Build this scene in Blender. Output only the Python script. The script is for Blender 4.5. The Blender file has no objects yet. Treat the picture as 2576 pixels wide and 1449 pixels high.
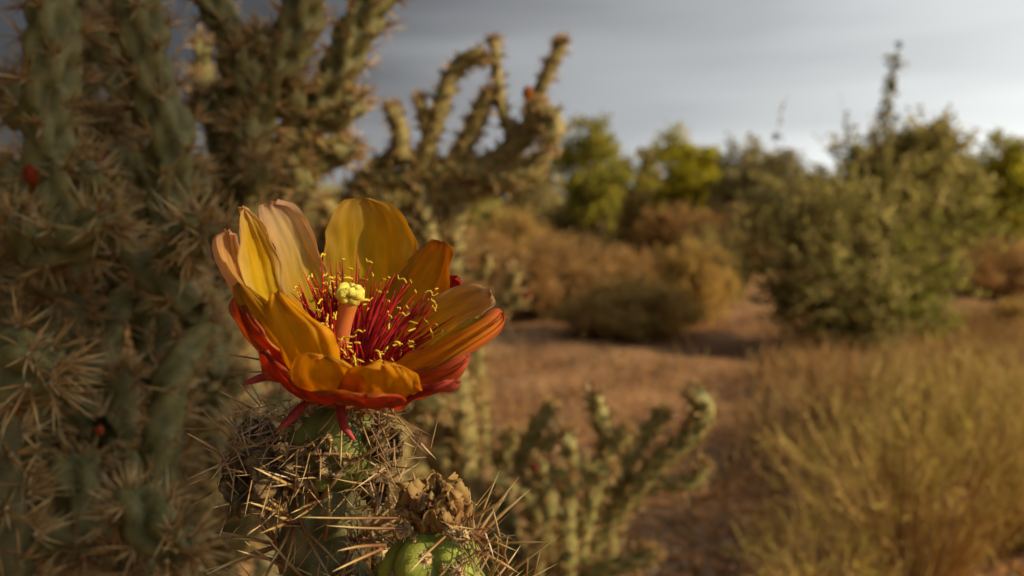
import bpy, math, random
import numpy as np
from mathutils import Vector, Matrix

scene = bpy.context.scene
col = scene.collection
rng = np.random.default_rng(7)
random.seed(7)

# ------------------------------------------------------------------ camera
CAM = np.array((0.0, 0.0, 0.90))
PITCH = math.radians(4.7)
LENS = 28.0
FV = 2576 * LENS / 36.0            # focal length in picture units (picture 2576 x 1449)
D0 = 0.200                         # distance of the flower
cam_d = bpy.data.cameras.new("camera")
cam = bpy.data.objects.new("camera", cam_d)
col.objects.link(cam)
cam.location = CAM
cam.rotation_euler = (math.pi / 2 - PITCH, 0, 0)
cam_d.lens = LENS
cam_d.sensor_width = 36
cam_d.clip_start = 0.01
cam_d.clip_end = 2000
cam_d.dof.use_dof = True
cam_d.dof.focus_distance = 0.193
cam_d.dof.aperture_fstop = 12.5
scene.camera = cam

# ------------------------------------------------------------------ sun and sky
SUN_AZ, SUN_EL = math.radians(106), math.radians(24)
S = np.array((math.sin(SUN_AZ) * math.cos(SUN_EL), math.cos(SUN_AZ) * math.cos(SUN_EL), math.sin(SUN_EL)))
sun_d = bpy.data.lights.new("sun", 'SUN')
sun_d.energy = 5.0
sun_d.angle = math.radians(1.2)
sun_d.color = (1.0, 0.78, 0.47)
sun = bpy.data.objects.new("sun", sun_d)
col.objects.link(sun)
sun.rotation_euler = Vector(S).to_track_quat('Z', 'Y').to_euler()
sun.location = (3, -3, 6)

world = bpy.data.worlds.new("World")
scene.world = world
world.use_nodes = True
wn, wl = world.node_tree.nodes, world.node_tree.links
wn.clear()
w_out = wn.new('ShaderNodeOutputWorld')
w_bg = wn.new('ShaderNodeBackground')
w_bg.inputs['Strength'].default_value = 0.1
sky = wn.new('ShaderNodeTexSky')
sky.sky_type = 'NISHITA'
sky.sun_disc = False
sky.sun_elevation = SUN_EL
sky.sun_rotation = SUN_AZ
sky.air_density = 1.0
sky.dust_density = 2.0
tc = wn.new('ShaderNodeTexCoord')
# cloud bank: thin and bright on the sun's side of the sky, thick and dark on the other
dot = wn.new('ShaderNodeVectorMath'); dot.operation = 'DOT_PRODUCT'
BA = math.radians(92)
dot.inputs[1].default_value = (math.sin(BA), math.cos(BA), -0.38)
wl.new(tc.outputs['Generated'], dot.inputs[0])
mp = wn.new('ShaderNodeMapping')
mp.inputs['Scale'].default_value = (1.1, 1.1, 8.0)
mp.inputs['Rotation'].default_value = (0.0, 0.22, 0.0)
wl.new(tc.outputs['Generated'], mp.inputs['Vector'])
nz = wn.new('ShaderNodeTexNoise')
nz.inputs['Scale'].default_value = 1.6
nz.inputs['Detail'].default_value = 3
nz.inputs['Roughness'].default_value = 0.4
wl.new(mp.outputs['Vector'], nz.inputs['Vector'])
mr = wn.new('ShaderNodeMapRange')
mr.inputs['From Min'].default_value = 0.3; mr.inputs['From Max'].default_value = 0.7
mr.inputs['To Min'].default_value = -0.11; mr.inputs['To Max'].default_value = 0.11
wl.new(nz.outputs['Fac'], mr.inputs['Value'])
addn = wn.new('ShaderNodeMath'); addn.operation = 'ADD'
wl.new(dot.outputs['Value'], addn.inputs[0]); wl.new(mr.outputs['Result'], addn.inputs[1])
half = wn.new('ShaderNodeMath'); half.operation = 'MULTIPLY_ADD'
half.inputs[1].default_value = 0.5; half.inputs[2].default_value = 0.5
wl.new(addn.outputs[0], half.inputs[0])
ramp = wn.new('ShaderNodeValToRGB')
cr = ramp.color_ramp
STOPS = [(0.0, (.030, .030, .031)), (.30, (.060, .061, .065)), (.38, (.185, .19, .20)), (.45, (.30, .307, .318)),
         (.54, (.40, .412, .422)), (.63, (.585, .602, .605)), (.72, (.84, .862, .845)), (1.0, (.95, .95, .90))]
while len(cr.elements) < len(STOPS):
    cr.elements.new(0.5)
for e, (p, c) in zip(cr.elements, STOPS):
    e.position = p; e.color = (*c, 1)
wl.new(half.outputs[0], ramp.inputs['Fac'])
scl = wn.new('ShaderNodeVectorMath'); scl.operation = 'SCALE'; scl.inputs['Scale'].default_value = 10.0
wl.new(ramp.outputs['Color'], scl.inputs[0])
mixw = wn.new('ShaderNodeMix'); mixw.data_type = 'RGBA'
# clear gaps in the cloud only on the sun's side
gap = wn.new('ShaderNodeMapRange')
gap.inputs['From Min'].default_value = 0.45; gap.inputs['From Max'].default_value = 0.75
gap.inputs['To Min'].default_value = 0.97; gap.inputs['To Max'].default_value = 0.93
wl.new(half.outputs[0], gap.inputs['Value'])
wl.new(gap.outputs['Result'], mixw.inputs['Factor'])
wl.new(sky.outputs['Color'], mixw.inputs['A'])
wl.new(scl.outputs['Vector'], mixw.inputs['B'])
wl.new(mixw.outputs['Result'], w_bg.inputs['Color'])
wl.new(w_bg.outputs['Background'], w_out.inputs['Surface'])

vs = scene.view_settings
vs.view_transform = 'Standard'
vs.look = 'None'
vs.exposure = 0.25
vs.gamma = 1.0
vs.use_curve_mapping = False
scene.cycles.use_denoising = True
scene.cycles.max_bounces = 8
scene.cycles.transparent_max_bounces = 8


# ------------------------------------------------------------------ helpers
UPV = np.array((0, math.sin(PITCH), math.cos(PITCH)))
FWD = np.array((0, math.cos(PITCH), -math.sin(PITCH)))
RGT = np.array((1.0, 0, 0))


def P(px, py, d):
    return CAM + d * (RGT * (px - 1288) / FV - UPV * (py - 724.5) / FV + FWD)


def proj(p):
    v = np.asarray(p) - CAM
    d = v @ FWD
    return 1288 + FV * (v @ RGT) / d, 724.5 - FV * (v @ UPV) / d, d


def nrm(v):
    v = np.asarray(v, float)
    return v / (np.linalg.norm(v) + 1e-12)


def catmull(pts, n):
    """n samples, evenly spread by arc length, through pts (rows may hold extra columns)."""
    pts = np.asarray(pts, float)
    if len(pts) == 2:
        t = np.linspace(0, 1, n)[:, None]
        return pts[0] * (1 - t) + pts[1] * t
    q = np.vstack([2 * pts[0] - pts[1], pts, 2 * pts[-1] - pts[-2]])
    out = []
    for i in range(1, len(q) - 2):
        t = np.linspace(0, 1, 24, endpoint=False)[:, None]
        a, b, c, d = q[i - 1], q[i], q[i + 1], q[i + 2]
        out.append(0.5 * (2 * b + (c - a) * t + (2 * a - 5 * b + 4 * c - d) * t ** 2 + (3 * b - a - 3 * c + d) * t ** 3))
    out = np.vstack(out + [pts[-1:]])
    L = np.concatenate([[0], np.cumsum(np.linalg.norm(np.diff(out[:, :3], axis=0), axis=1))])
    s = np.linspace(0, L[-1], n)
    return np.stack([np.interp(s, L, out[:, k]) for k in range(out.shape[1])], 1)


class MB:
    def __init__(self):
        self.v, self.f, self.c, self.n = [], [], [], 0

    def add(self, v, f, c):
        v = np.asarray(v, float)
        self.v.append(v)
        o = self.n
        self.f.extend([tuple(i + o for i in q) for q in f])
        c = np.asarray(c, float)
        if c.ndim == 1:
            c = np.tile(c, (len(v), 1))
        self.c.append(c)
        self.n += len(v)

    def mesh(self, name, smooth=True):
        me = bpy.data.meshes.new(name)
        v = np.vstack(self.v)
        me.from_pydata(v.tolist(), [], self.f)
        a = me.color_attributes.new("Col", 'FLOAT_COLOR', 'POINT')
        c = np.hstack([np.vstack(self.c), np.ones((self.n, 1))]).astype(np.float32)
        a.data.foreach_set("color", c.ravel())
        if smooth:
            me.polygons.foreach_set("use_smooth", np.ones(len(me.polygons), bool))
        me.update()
        return me

    def build(self, name, mat, parent=None, smooth=True, local=False):
        return link(name, self.mesh(name, smooth), mat, parent, local)


def link(name, me, mat, parent=None, local=False):
    if mat is not None and not me.materials:
        me.materials.append(mat)
    o = bpy.data.objects.new(name, me)
    col.objects.link(o)
    if parent is not None:
        o.parent = parent
        if not local:
            w = parent.get("_w", None)
            loc = Vector(ROOT.get(parent.name, (0, 0, 0)))
            o.matrix_parent_inverse = Matrix.Translation(-loc)
    return o


ROOT = {}


def empty(name, loc, label=None, cat=None, group=None):
    o = bpy.data.objects.new(name, None)
    o.empty_display_size = 0.05
    col.objects.link(o)
    o.location = loc
    ROOT[o.name] = tuple(loc)
    if label:
        tag(o, label, cat, group)
    return o


def tag(o, label=None, cat=None, group=None, kind=None):
    if label: o["label"] = label
    if cat: o["category"] = cat
    if group: o["group"] = group
    if kind: o["kind"] = kind
    return o


def copy_tree(o, parent=None):
    c = o.copy()
    col.objects.link(c)
    c.parent = parent
    for ch in list(o.children):
        copy_tree(ch, c)
    return c


def frames(p):
    t = np.gradient(p, axis=0)
    t /= np.linalg.norm(t, axis=1)[:, None] + 1e-12
    a = np.cross(t[0], (0.3, 0.9, 0.2)); a = nrm(a)
    N = np.zeros_like(p); N[0] = a
    for i in range(1, len(p)):
        v = N[i - 1] - t[i] * (N[i - 1] @ t[i])
        N[i] = nrm(v)
    return t, N, np.cross(t, N)


def tube(mb, pts, r, c, seg=6, n=None, cap=True):
    """plain tapered tube; r scalar or per point, c colour or (c0, c1)"""
    pts = np.asarray(pts, float)
    n = n or len(pts)
    r = np.broadcast_to(np.asarray(r, float), (len(pts),))
    q = catmull(np.hstack([pts, r[:, None]]), n) if (n != len(pts) or len(pts) > 2) else np.hstack([pts, r[:, None]])
    p, rr = q[:, :3], np.maximum(q[:, 3], 1e-5)
    t, N, B = frames(p)
    a = np.arange(seg) * 2 * math.pi / seg
    ring = N[:, None] * np.cos(a)[None, :, None] + B[:, None] * np.sin(a)[None, :, None]
    v = (p[:, None] + ring * rr[:, None, None]).reshape(-1, 3)
    f = []
    for i in range(n - 1):
        for j in range(seg):
            k = (j + 1) % seg
            f.append((i * seg + j, i * seg + k, (i + 1) * seg + k, (i + 1) * seg + j))
    if cap:
        f.append(tuple(range(seg))[::-1])
        f.append(tuple((n - 1) * seg + j for j in range(seg)))
    if isinstance(c, tuple) and hasattr(c[0], '__len__'):
        w = np.linspace(0, 1, n)[:, None]
        cc = np.asarray(c[0]) * (1 - w) + np.asarray(c[1]) * w
        cc = np.repeat(cc, seg, axis=0)
    else:
        cc = c
    mb.add(v, f, cc)


# ------------------------------------------------------------------ materials
def mat_base(name):
    m = bpy.data.materials.new(name)
    m.use_nodes = True
    nt = m.node_tree
    b = nt.nodes['Principled BSDF']
    return m, nt, b


def col_mat(name, rough=0.7, nscale=120, nvar=0.35, bump=0.0, bscale=600, bdist=0.0005, trans=0.0, spec=0.3, coord='Object', sss=0.0, glow=None):
    """vertex colour x noise, optional bump and translucency"""
    m, nt, b = mat_base(name)
    N, Lk = nt.nodes, nt.links
    at = N.new('ShaderNodeAttribute'); at.attribute_name = "Col"
    t = N.new('ShaderNodeTexCoord')
    nz = N.new('ShaderNodeTexNoise'); nz.inputs['Scale'].default_value = nscale; nz.inputs['Detail'].default_value = 4
    Lk.new(t.outputs[coord], nz.inputs['Vector'])
    mr = N.new('ShaderNodeMapRange')
    mr.inputs['From Min'].default_value = 0.25; mr.inputs['From Max'].default_value = 0.75
    mr.inputs['To Min'].default_value = 1 - nvar; mr.inputs['To Max'].default_value = 1 + nvar
    Lk.new(nz.outputs['Fac'], mr.inputs['Value'])
    mu = N.new('ShaderNodeVectorMath'); mu.operation = 'SCALE'
    Lk.new(at.outputs['Color'], mu.inputs[0]); Lk.new(mr.outputs['Result'], mu.inputs['Scale'])
    Lk.new(mu.outputs['Vector'], b.inputs['Base Color'])
    b.inputs['Roughness'].default_value = rough
    b.inputs['Specular IOR Level'].default_value = spec
    if sss:
        b.inputs['Subsurface Weight'].default_value = sss
        b.inputs['Subsurface Radius'].default_value = (0.6, 0.35, 0.1)
        b.inputs['Subsurface Scale'].default_value = 0.004
    if bump:
        n2 = N.new('ShaderNodeTexNoise'); n2.inputs['Scale'].default_value = bscale; n2.inputs['Detail'].default_value = 3
        Lk.new(t.outputs[coord], n2.inputs['Vector'])
        bp = N.new('ShaderNodeBump'); bp.inputs['Strength'].default_value = bump; bp.inputs['Distance'].default_value = bdist
        Lk.new(n2.outputs['Fac'], bp.inputs['Height']); Lk.new(bp.outputs['Normal'], b.inputs['Normal'])
    if trans:
        tr = N.new('ShaderNodeBsdfTranslucent')
        Lk.new(mu.outputs['Vector'], tr.inputs['Color'])
        mx = N.new('ShaderNodeMixShader'); mx.inputs['Fac'].default_value = trans
        Lk.new(b.outputs['BSDF'], mx.inputs[1]); Lk.new(tr.outputs['BSDF'], mx.inputs[2])
        out = N['Material Output'] if 'Material Output' in N else N.new('ShaderNodeOutputMaterial')
        Lk.new(mx.outputs['Shader'], out.inputs['Surface'])
    return m


M = {}
M['stem'] = col_mat('cholla_skin', rough=0.6, nscale=220, nvar=0.3, bump=0.5, bscale=1500, bdist=0.0004)
M['spine'] = col_mat('cholla_spine', rough=0.45, nscale=400, nvar=0.25, spec=0.5)
M['areole'] = col_mat('areole_wool', rough=0.95, nscale=900, nvar=0.5, bump=1.0, bscale=2500, bdist=0.0006)
M['dried'] = col_mat('dried_fruit', rough=0.95, nscale=500, nvar=0.75, bump=1.0, bscale=900, bdist=0.0012)
M['leaf'] = col_mat('leaf', rough=0.75, nscale=3, nvar=0.25, trans=0.5, spec=0.15)
M['twig'] = col_mat('twig', rough=0.9, nscale=30, nvar=0.3, spec=0.1)
M['bark'] = col_mat('bark', rough=0.9, nscale=20, nvar=0.4, bump=0.6, bscale=60, bdist=0.01)
M['style'] = col_mat('style_tissue', rough=0.45, nscale=300, nvar=0.15, sss=0.35, spec=0.3)
M['stigma'] = col_mat('stigma_tissue', rough=0.6, nscale=1500, nvar=0.2, sss=0.3, bump=0.6, bscale=2200, bdist=0.0004)
M['filament'] = col_mat('filament_tissue', rough=0.4, nscale=400, nvar=0.3, trans=0.2)
M['anther'] = col_mat('pollen', rough=0.9, nscale=2500, nvar=0.3, bump=0.8, bscale=4000, bdist=0.0002)
M['scale'] = col_mat('red_scale', rough=0.55, nscale=900, nvar=0.3, bump=0.8, bscale=3500, bdist=0.0002, sss=0.1)


def petal_mat():
    m, nt, b = mat_base('petal')
    N, Lk = nt.nodes, nt.links
    at = N.new('ShaderNodeAttribute'); at.attribute_name = "Col"
    uv = N.new('ShaderNodeUVMap'); uv.uv_map = "UVMap"
    mp = N.new('ShaderNodeMapping'); mp.inputs['Scale'].default_value = (85, 3.2, 1)
    Lk.new(uv.outputs['UV'], mp.inputs['Vector'])
    nz = N.new('ShaderNodeTexNoise'); nz.inputs['Scale'].default_value = 1.0; nz.inputs['Detail'].default_value = 4
    nz.inputs['Distortion'].default_value = 0.3
    Lk.new(mp.outputs['Vector'], nz.inputs['Vector'])
    mp2 = N.new('ShaderNodeMapping'); mp2.inputs['Scale'].default_value = (9, 8, 1)
    Lk.new(uv.outputs['UV'], mp2.inputs['Vector'])
    nz2 = N.new('ShaderNodeTexNoise'); nz2.inputs['Scale'].default_value = 1.0; nz2.inputs['Detail'].default_value = 5
    Lk.new(mp2.outputs['Vector'], nz2.inputs['Vector'])
    ad = N.new('ShaderNodeMath'); ad.operation = 'ADD'
    Lk.new(nz.outputs['Fac'], ad.inputs[0]); Lk.new(nz2.outputs['Fac'], ad.inputs[1])
    mr = N.new('ShaderNodeMapRange')
    mr.inputs['From Min'].default_value = 0.6; mr.inputs['From Max'].default_value = 1.4
    mr.inputs['To Min'].default_value = 0.80; mr.inputs['To Max'].default_value = 1.16
    Lk.new(ad.outputs[0], mr.inputs['Value'])
    mu = N.new('ShaderNodeVectorMath'); mu.operation = 'SCALE'
    Lk.new(at.outputs['Color'], mu.inputs[0]); Lk.new(mr.outputs['Result'], mu.inputs['Scale'])
    Lk.new(mu.outputs['Vector'], b.inputs['Base Color'])
    b.inputs['Roughness'].default_value = 0.5
    b.inputs['Specular IOR Level'].default_value = 0.25
    bp = N.new('ShaderNodeBump'); bp.inputs['Strength'].default_value = 0.35; bp.inputs['Distance'].default_value = 0.0003
    Lk.new(nz.outputs['Fac'], bp.inputs['Height']); Lk.new(bp.outputs['Normal'], b.inputs['Normal'])
    tr = N.new('ShaderNodeBsdfTranslucent')
    Lk.new(mu.outputs['Vector'], tr.inputs['Color'])
    mx = N.new('ShaderNodeMixShader'); mx.inputs['Fac'].default_value = 0.68
    Lk.new(b.outputs['BSDF'], mx.inputs[1]); Lk.new(tr.outputs['BSDF'], mx.inputs[2])
    Lk.new(mx.outputs['Shader'], N['Material Output'].inputs['Surface'])
    return m


M['petal'] = petal_mat()


def ground_mat():
    m, nt, b = mat_base('desert_soil')
    N, Lk = nt.nodes, nt.links
    t = N.new('ShaderNodeTexCoord')
    n1 = N.new('ShaderNodeTexNoise'); n1.inputs['Scale'].default_value = 1.1; n1.inputs['Detail'].default_value = 6
    n2 = N.new('ShaderNodeTexNoise'); n2.inputs['Scale'].default_value = 22; n2.inputs['Detail'].default_value = 5
    n3 = N.new('ShaderNodeTexVoronoi'); n3.inputs['Scale'].default_value = 45
    for n in (n1, n2, n3):
        Lk.new(t.outputs['Object'], n.inputs['Vector'])
    r1 = N.new('ShaderNodeValToRGB')
    r1.color_ramp.elements[0].position = 0.35; r1.color_ramp.elements[0].color = (0.21, 0.10, 0.042, 1)
    r1.color_ramp.elements[1].position = 0.66; r1.color_ramp.elements[1].color = (0.33, 0.19, 0.095, 1)
    Lk.new(n1.outputs['Fac'], r1.inputs['Fac'])
    r2 = N.new('ShaderNodeMapRange'); r2.inputs['To Min'].default_value = 0.55; r2.inputs['To Max'].default_value = 1.35
    r2.inputs['From Min'].default_value = 0.3; r2.inputs['From Max'].default_value = 0.7
    Lk.new(n2.outputs['Fac'], r2.inputs['Value'])
    mu = N.new('ShaderNodeVectorMath'); mu.operation = 'SCALE'
    Lk.new(r1.outputs['Color'], mu.inputs[0]); Lk.new(r2.outputs['Result'], mu.inputs['Scale'])
    Lk.new(mu.outputs['Vector'], b.inputs['Base Color'])
    b.inputs['Roughness'].default_value = 0.95
    b.inputs['Specular IOR Level'].default_value = 0.1
    bp = N.new('ShaderNodeBump'); bp.inputs['Strength'].default_value = 0.8; bp.inputs['Distance'].default_value = 0.02
    Lk.new(n2.outputs['Fac'], bp.inputs['Height']); Lk.new(bp.outputs['Normal'], b.inputs['Normal'])
    return m


M['soil'] = ground_mat()


# ------------------------------------------------------------------ ground
def gz(x, y):
    r = np.hypot(x, y)
    w = np.clip((r - 0.6) / 2.0, 0, 1)
    return w * (0.035 * np.sin(x * 1.7 + 0.4) * np.cos(y * 1.3) + 0.02 * np.sin(x * 4.1 + y * 3.3) + 0.012 * np.sin(x * 9.0 - y * 7.0))


def make_ground():
    def axis(lim):
        a = np.concatenate([np.arange(0, 14, 0.12), np.geomspace(14, lim, 36)])
        return np.concatenate([-a[::-1][:-1], a])
    xs, ys = axis(700), axis(700)
    X, Y = np.meshgrid(xs, ys)
    R = np.hypot(X, Y)
    Z = gz(X, Y) * np.clip((60 - R) / 40, 0, 1)
    v = np.stack([X, Y, Z], -1).reshape(-1, 3)
    nx = len(xs)
    f = [(j * nx + i, j * nx + i + 1, (j + 1) * nx + i + 1, (j + 1) * nx + i) for j in range(len(ys) - 1) for i in range(nx - 1)]
    mb = MB(); mb.add(v, f, (.3, .2, .1))
    o = mb.build('ground', M['soil'])
    o['kind'] = 'structure'


make_ground()

# ------------------------------------------------------------------ vegetation
def leaf_quads(mb, pts, size, colors, dirs=None, aspect=0.45, jitter=0.4):
    """one kite-shaped leaf of two bent triangles at every point"""
    n = len(pts)
    d = rng.normal(size=(n, 3)) if dirs is None else dirs + rng.normal(size=(n, 3)) * jitter
    d /= np.linalg.norm(d, axis=1)[:, None]
    s = np.cross(d, rng.normal(size=(n, 3))); s /= np.linalg.norm(s, axis=1)[:, None]
    up = np.cross(d, s)
    L = size * rng.uniform(0.6, 1.35, (n, 1))
    a = pts
    b = pts + d * L * .5 + s * L * aspect * .5 + up * L * .08
    c = pts + d * L
    e = pts + d * L * .5 - s * L * aspect * .5 + up * L * .08
    v = np.stack([a, b, c, e], 1).reshape(-1, 3)
    f = [(4 * i, 4 * i + 1, 4 * i + 2, 4 * i + 3) for i in range(n)]
    mb.add(v, f, np.repeat(colors, 4, axis=0))


def pick(pal, n, var=0.18):
    pal = np.asarray(pal, float)
    c = pal[rng.integers(0, len(pal), n)]
    return np.clip(c * rng.uniform(1 - var, 1 + var, (n, 1)), 0.004, 0.9)


def twig_lines(mb, a, b, r0, r1, c):
    """many straight three-sided twigs at once"""
    n = len(a)
    t = b - a
    s = np.cross(t, rng.normal(size=(n, 3))); s /= np.linalg.norm(s, axis=1)[:, None] + 1e-9
    u = np.cross(t, s); u /= np.linalg.norm(u, axis=1)[:, None] + 1e-9
    ring = [s, -0.5 * s + 0.87 * u, -0.5 * s - 0.87 * u]
    v = np.stack([a + q * r0 for q in ring] + [b + q * r1 for q in ring], 1).reshape(-1, 3)
    f = []
    for i in range(n):
        o = 6 * i
        f += [(o, o + 1, o + 4, o + 3), (o + 1, o + 2, o + 5, o + 4), (o + 2, o, o + 3, o + 5)]
    mb.add(v, f, np.repeat(c, 6, axis=0))


def bush(name, h, w, n_main, n_twig, leaves, leaf, pal, tpal, upright=0.6, dome=1.0, leaf_aspect=.45, spread_low=0.15):
    """local-coordinate shrub: woody stems > side twigs > leaves; returns root Empty with parts stems and foliage"""
    root = empty(name, (0, 0, 0))
    st, fo = MB(), MB()
    ends, dirs = [], []
    for i in range(n_main):
        az = rng.uniform(0, 2 * math.pi)
        k = math.sqrt(rng.uniform(0, 1))
        tip = np.array((math.cos(az) * k * w / 2, math.sin(az) * k * w / 2, h * (1 - dome * 0.62 * k ** 2) * rng.uniform(.72, 1.05)))
        b0 = np.array((math.cos(az) * w * .04, math.sin(az) * w * .04, -0.02))
        mid = b0 * .5 + tip * .5 + np.array((math.cos(az), math.sin(az), 0)) * w * .03 - np.array((0, 0, h * .06 * k)) + rng.normal(size=3) * w * .03
        r = 0.006 * (h / 1.0) ** .7 * rng.uniform(.7, 1.6)
        q = catmull([b0, mid, tip], 7)
        tube(st, q, np.linspace(r, r * .25, 7), tuple(pick(tpal, 1)[0]), seg=4)
        m = max(2, n_twig // n_main)
        ts = rng.uniform(spread_low, 1, m) ** .8
        base = np.stack([np.interp(ts, np.linspace(0, 1, 7), q[:, j]) for j in range(3)], 1)
        tang = nrm(tip - b0)
        dd = rng.normal(size=(m, 3)) * .75 + tang * upright + np.array((0, 0, .35))
        dd /= np.linalg.norm(dd, axis=1)[:, None]
        ln = rng.uniform(.08, .24, (m, 1)) * (h * .5 + w * .25)
        e = base + dd * ln
        e[:, 2] = np.maximum(e[:, 2], .01)
        twig_lines(st, base, e, r * .32, r * .12, pick(tpal, m))
        ends.append(np.stack([base, e], 1)); dirs.append(dd)
    E = np.vstack(ends); Dd = np.vstack(dirs)
    idx = rng.integers(0, len(E), leaves)
    t = rng.uniform(.1, 1.05, (leaves, 1))
    p = E[idx, 0] * (1 - t) + E[idx, 1] * t + rng.normal(size=(leaves, 3)) * leaf * .6
    p[:, 2] = np.maximum(p[:, 2], .005)
    # each twig keeps its own tint so that light and dark clumps show
    tint = pick(pal, len(E), .28)
    leaf_quads(fo, p, leaf, np.clip(tint[idx] * rng.uniform(.85, 1.15, (leaves, 1)), .004, .9), dirs=Dd[idx], aspect=leaf_aspect, jitter=.8)
    st.build('stems', M['twig'], root, local=True)
    fo.build('foliage', M['leaf'], root, smooth=False, local=True)
    return root


def tree(name, h, w, pal, tpal, leaves, leaf, trunk_r=.09, crown_low=.18, lobes=16, flat=.32, rim=.36):
    root = empty(name, (0, 0, 0))
    tr, cw = MB(), MB()
    cen, rad = [], []
    for i in range(lobes):
        az = rng.uniform(0, 2 * math.pi); k = math.sqrt(rng.uniform(.02, 1))
        z = h * rng.uniform(crown_low + .12, .9 - flat * k ** 2)
        cen.append((math.cos(az) * k * w * rim, math.sin(az) * k * w * rim, z)); rad.append(rng.uniform(.13, .24) * w)
    fork = np.array((rng.normal() * .1, rng.normal() * .1, h * crown_low))
    tube(tr, [(0, 0, -.05), fork * .5 + rng.normal(size=3) * .03, fork], [trunk_r * 1.25, trunk_r, trunk_r * .8], tuple(tpal[0]), seg=8, n=6)
    for c, r in zip(cen, rad):
        c = np.array(c)
        mid = fork * .55 + c * .45 + rng.normal(size=3) * .08 * w
        tube(tr, [fork * .98, mid, c], [trunk_r * .5, trunk_r * .3, trunk_r * .1], tuple(pick(tpal, 1)[0]), seg=5, n=7)
        m = leaves // lobes
        d = rng.normal(size=(m, 3)); d /= np.linalg.norm(d, axis=1)[:, None]
        rr = r * rng.uniform(.2, 1.15, (m, 1)) ** .55
        # leaves sit in small sprays, leaving gaps between
        ns = max(6, m // 26)
        sc = rng.normal(size=(ns, 3)); sc /= np.linalg.norm(sc, axis=1)[:, None]
        sc = c + sc * r * rng.uniform(.35, 1.1, (ns, 1)) * np.array((1, 1, .8))
        k = rng.integers(0, ns, m)
        p = sc[k] + rng.normal(size=(m, 3)) * r * .16
        p[:, 2] = np.maximum(p[:, 2], .03)
        tint = pick(pal, ns, .3)
        leaf_quads(cw, p, leaf, np.clip(tint[k] * rng.uniform(.85, 1.15, (m, 1)), .004, .9))
        twig_lines(tr, np.tile(c, (ns, 1)), sc, trunk_r * .07, trunk_r * .02, pick(tpal, ns))
    tr.build('trunk', M['bark'], root, local=True)
    cw.build('crown', M['leaf'], root, smooth=False, local=True)
    return root


HOR = 724.5 - FV * math.tan(PITCH)      # picture row of the horizon


def on_ground(px, py):
    """ground point seen at that picture position"""
    v = P(px, py, 1.0) - CAM
    t = -CAM[2] / v[2]
    return CAM + v * t


def at_dist(px, y):
    """ground point at distance y in picture column px"""
    v = P(px, HOR, 1.0) - CAM
    v = v / v[1]
    return np.array((v[0] * y, y, 0.0))


def put(o, p, rz=None, s=(1, 1, 1), label=None, cat=None, group=None):
    o.location = (p[0], p[1], float(gz(p[0], p[1])) - .01)
    o.rotation_euler = (0, 0, rng.uniform(0, 6.28) if rz is None else rz)
    o.scale = s
    if label: tag(o, label, cat, group)
    return o


BROWN = [(0.430, 0.252, 0.088), (0.506, 0.309, 0.112), (0.356, 0.211, 0.079), (0.450, 0.299, 0.140)]
GOLD = [(.54, .37, .11), (.60, .42, .12), (.48, .32, .10), (.42, .28, .10)]
OLIVE = [(0.302, 0.254, 0.081), (0.367, 0.302, 0.108), (0.248, 0.211, 0.070), (0.410, 0.324, 0.135)]
GREYG = [(0.297, 0.267, 0.119), (0.356, 0.307, 0.139), (0.257, 0.238, 0.095), (0.396, 0.337, 0.158)]
GREEN = [(0.311, 0.306, 0.046), (0.404, 0.371, 0.054), (0.237, 0.239, 0.046), (0.476, 0.399, 0.06)]
YELG = [(0.400, 0.380, 0.030), (0.480, 0.430, 0.035), (0.320, 0.310, 0.035), (0.550, 0.460, 0.035)]
DARKG = [(0.124, 0.131, 0.023), (0.176, 0.171, 0.027), (0.217, 0.198, 0.045)]
TWIG = [(0.198, 0.132, 0.075), (0.248, 0.174, 0.099), (0.149, 0.103, 0.058)]
STRAW = [(0.374, 0.260, 0.114), (0.437, 0.312, 0.135), (0.312, 0.208, 0.094)]

GRP_B = 'dry rounded bushes on the desert floor'
brown = bush('dry_bush', .80, 1.25, 60, 1800, 15000, .045, BROWN, TWIG, leaf_aspect=.35)
gold = bush('dry_bush', .75, 1.15, 60, 1800, 15000, .045, GOLD, TWIG, leaf_aspect=.35)
olive = bush('dry_bush', .75, 1.3, 60, 1800, 15000, .042, OLIVE, TWIG)
greyg = bush('grey_bush', .9, 1.4, 60, 1800, 15000, .042, GREYG, TWIG)
used = set()


def place_bush(proto, px, ytop, ybase, wpx, label, cat='bush', group=GRP_B, wide=None):
    p = on_ground(px, ybase)
    d = p[1]
    hh = CAM[2] + (HOR - ytop) / FV * d * 1.0
    ww = wpx / FV * d
    o = proto if proto.name not in used else copy_tree(proto)
    used.add(o.name)
    base = {brown: (.80, 1.25), gold: (.75, 1.15), olive: (.75, 1.3), greyg: (.9, 1.4)}[proto]
    put(o, p, s=(ww / base[1], ww / base[1], hh / base[0]), label=label, cat=cat, group=group)
    return o


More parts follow.
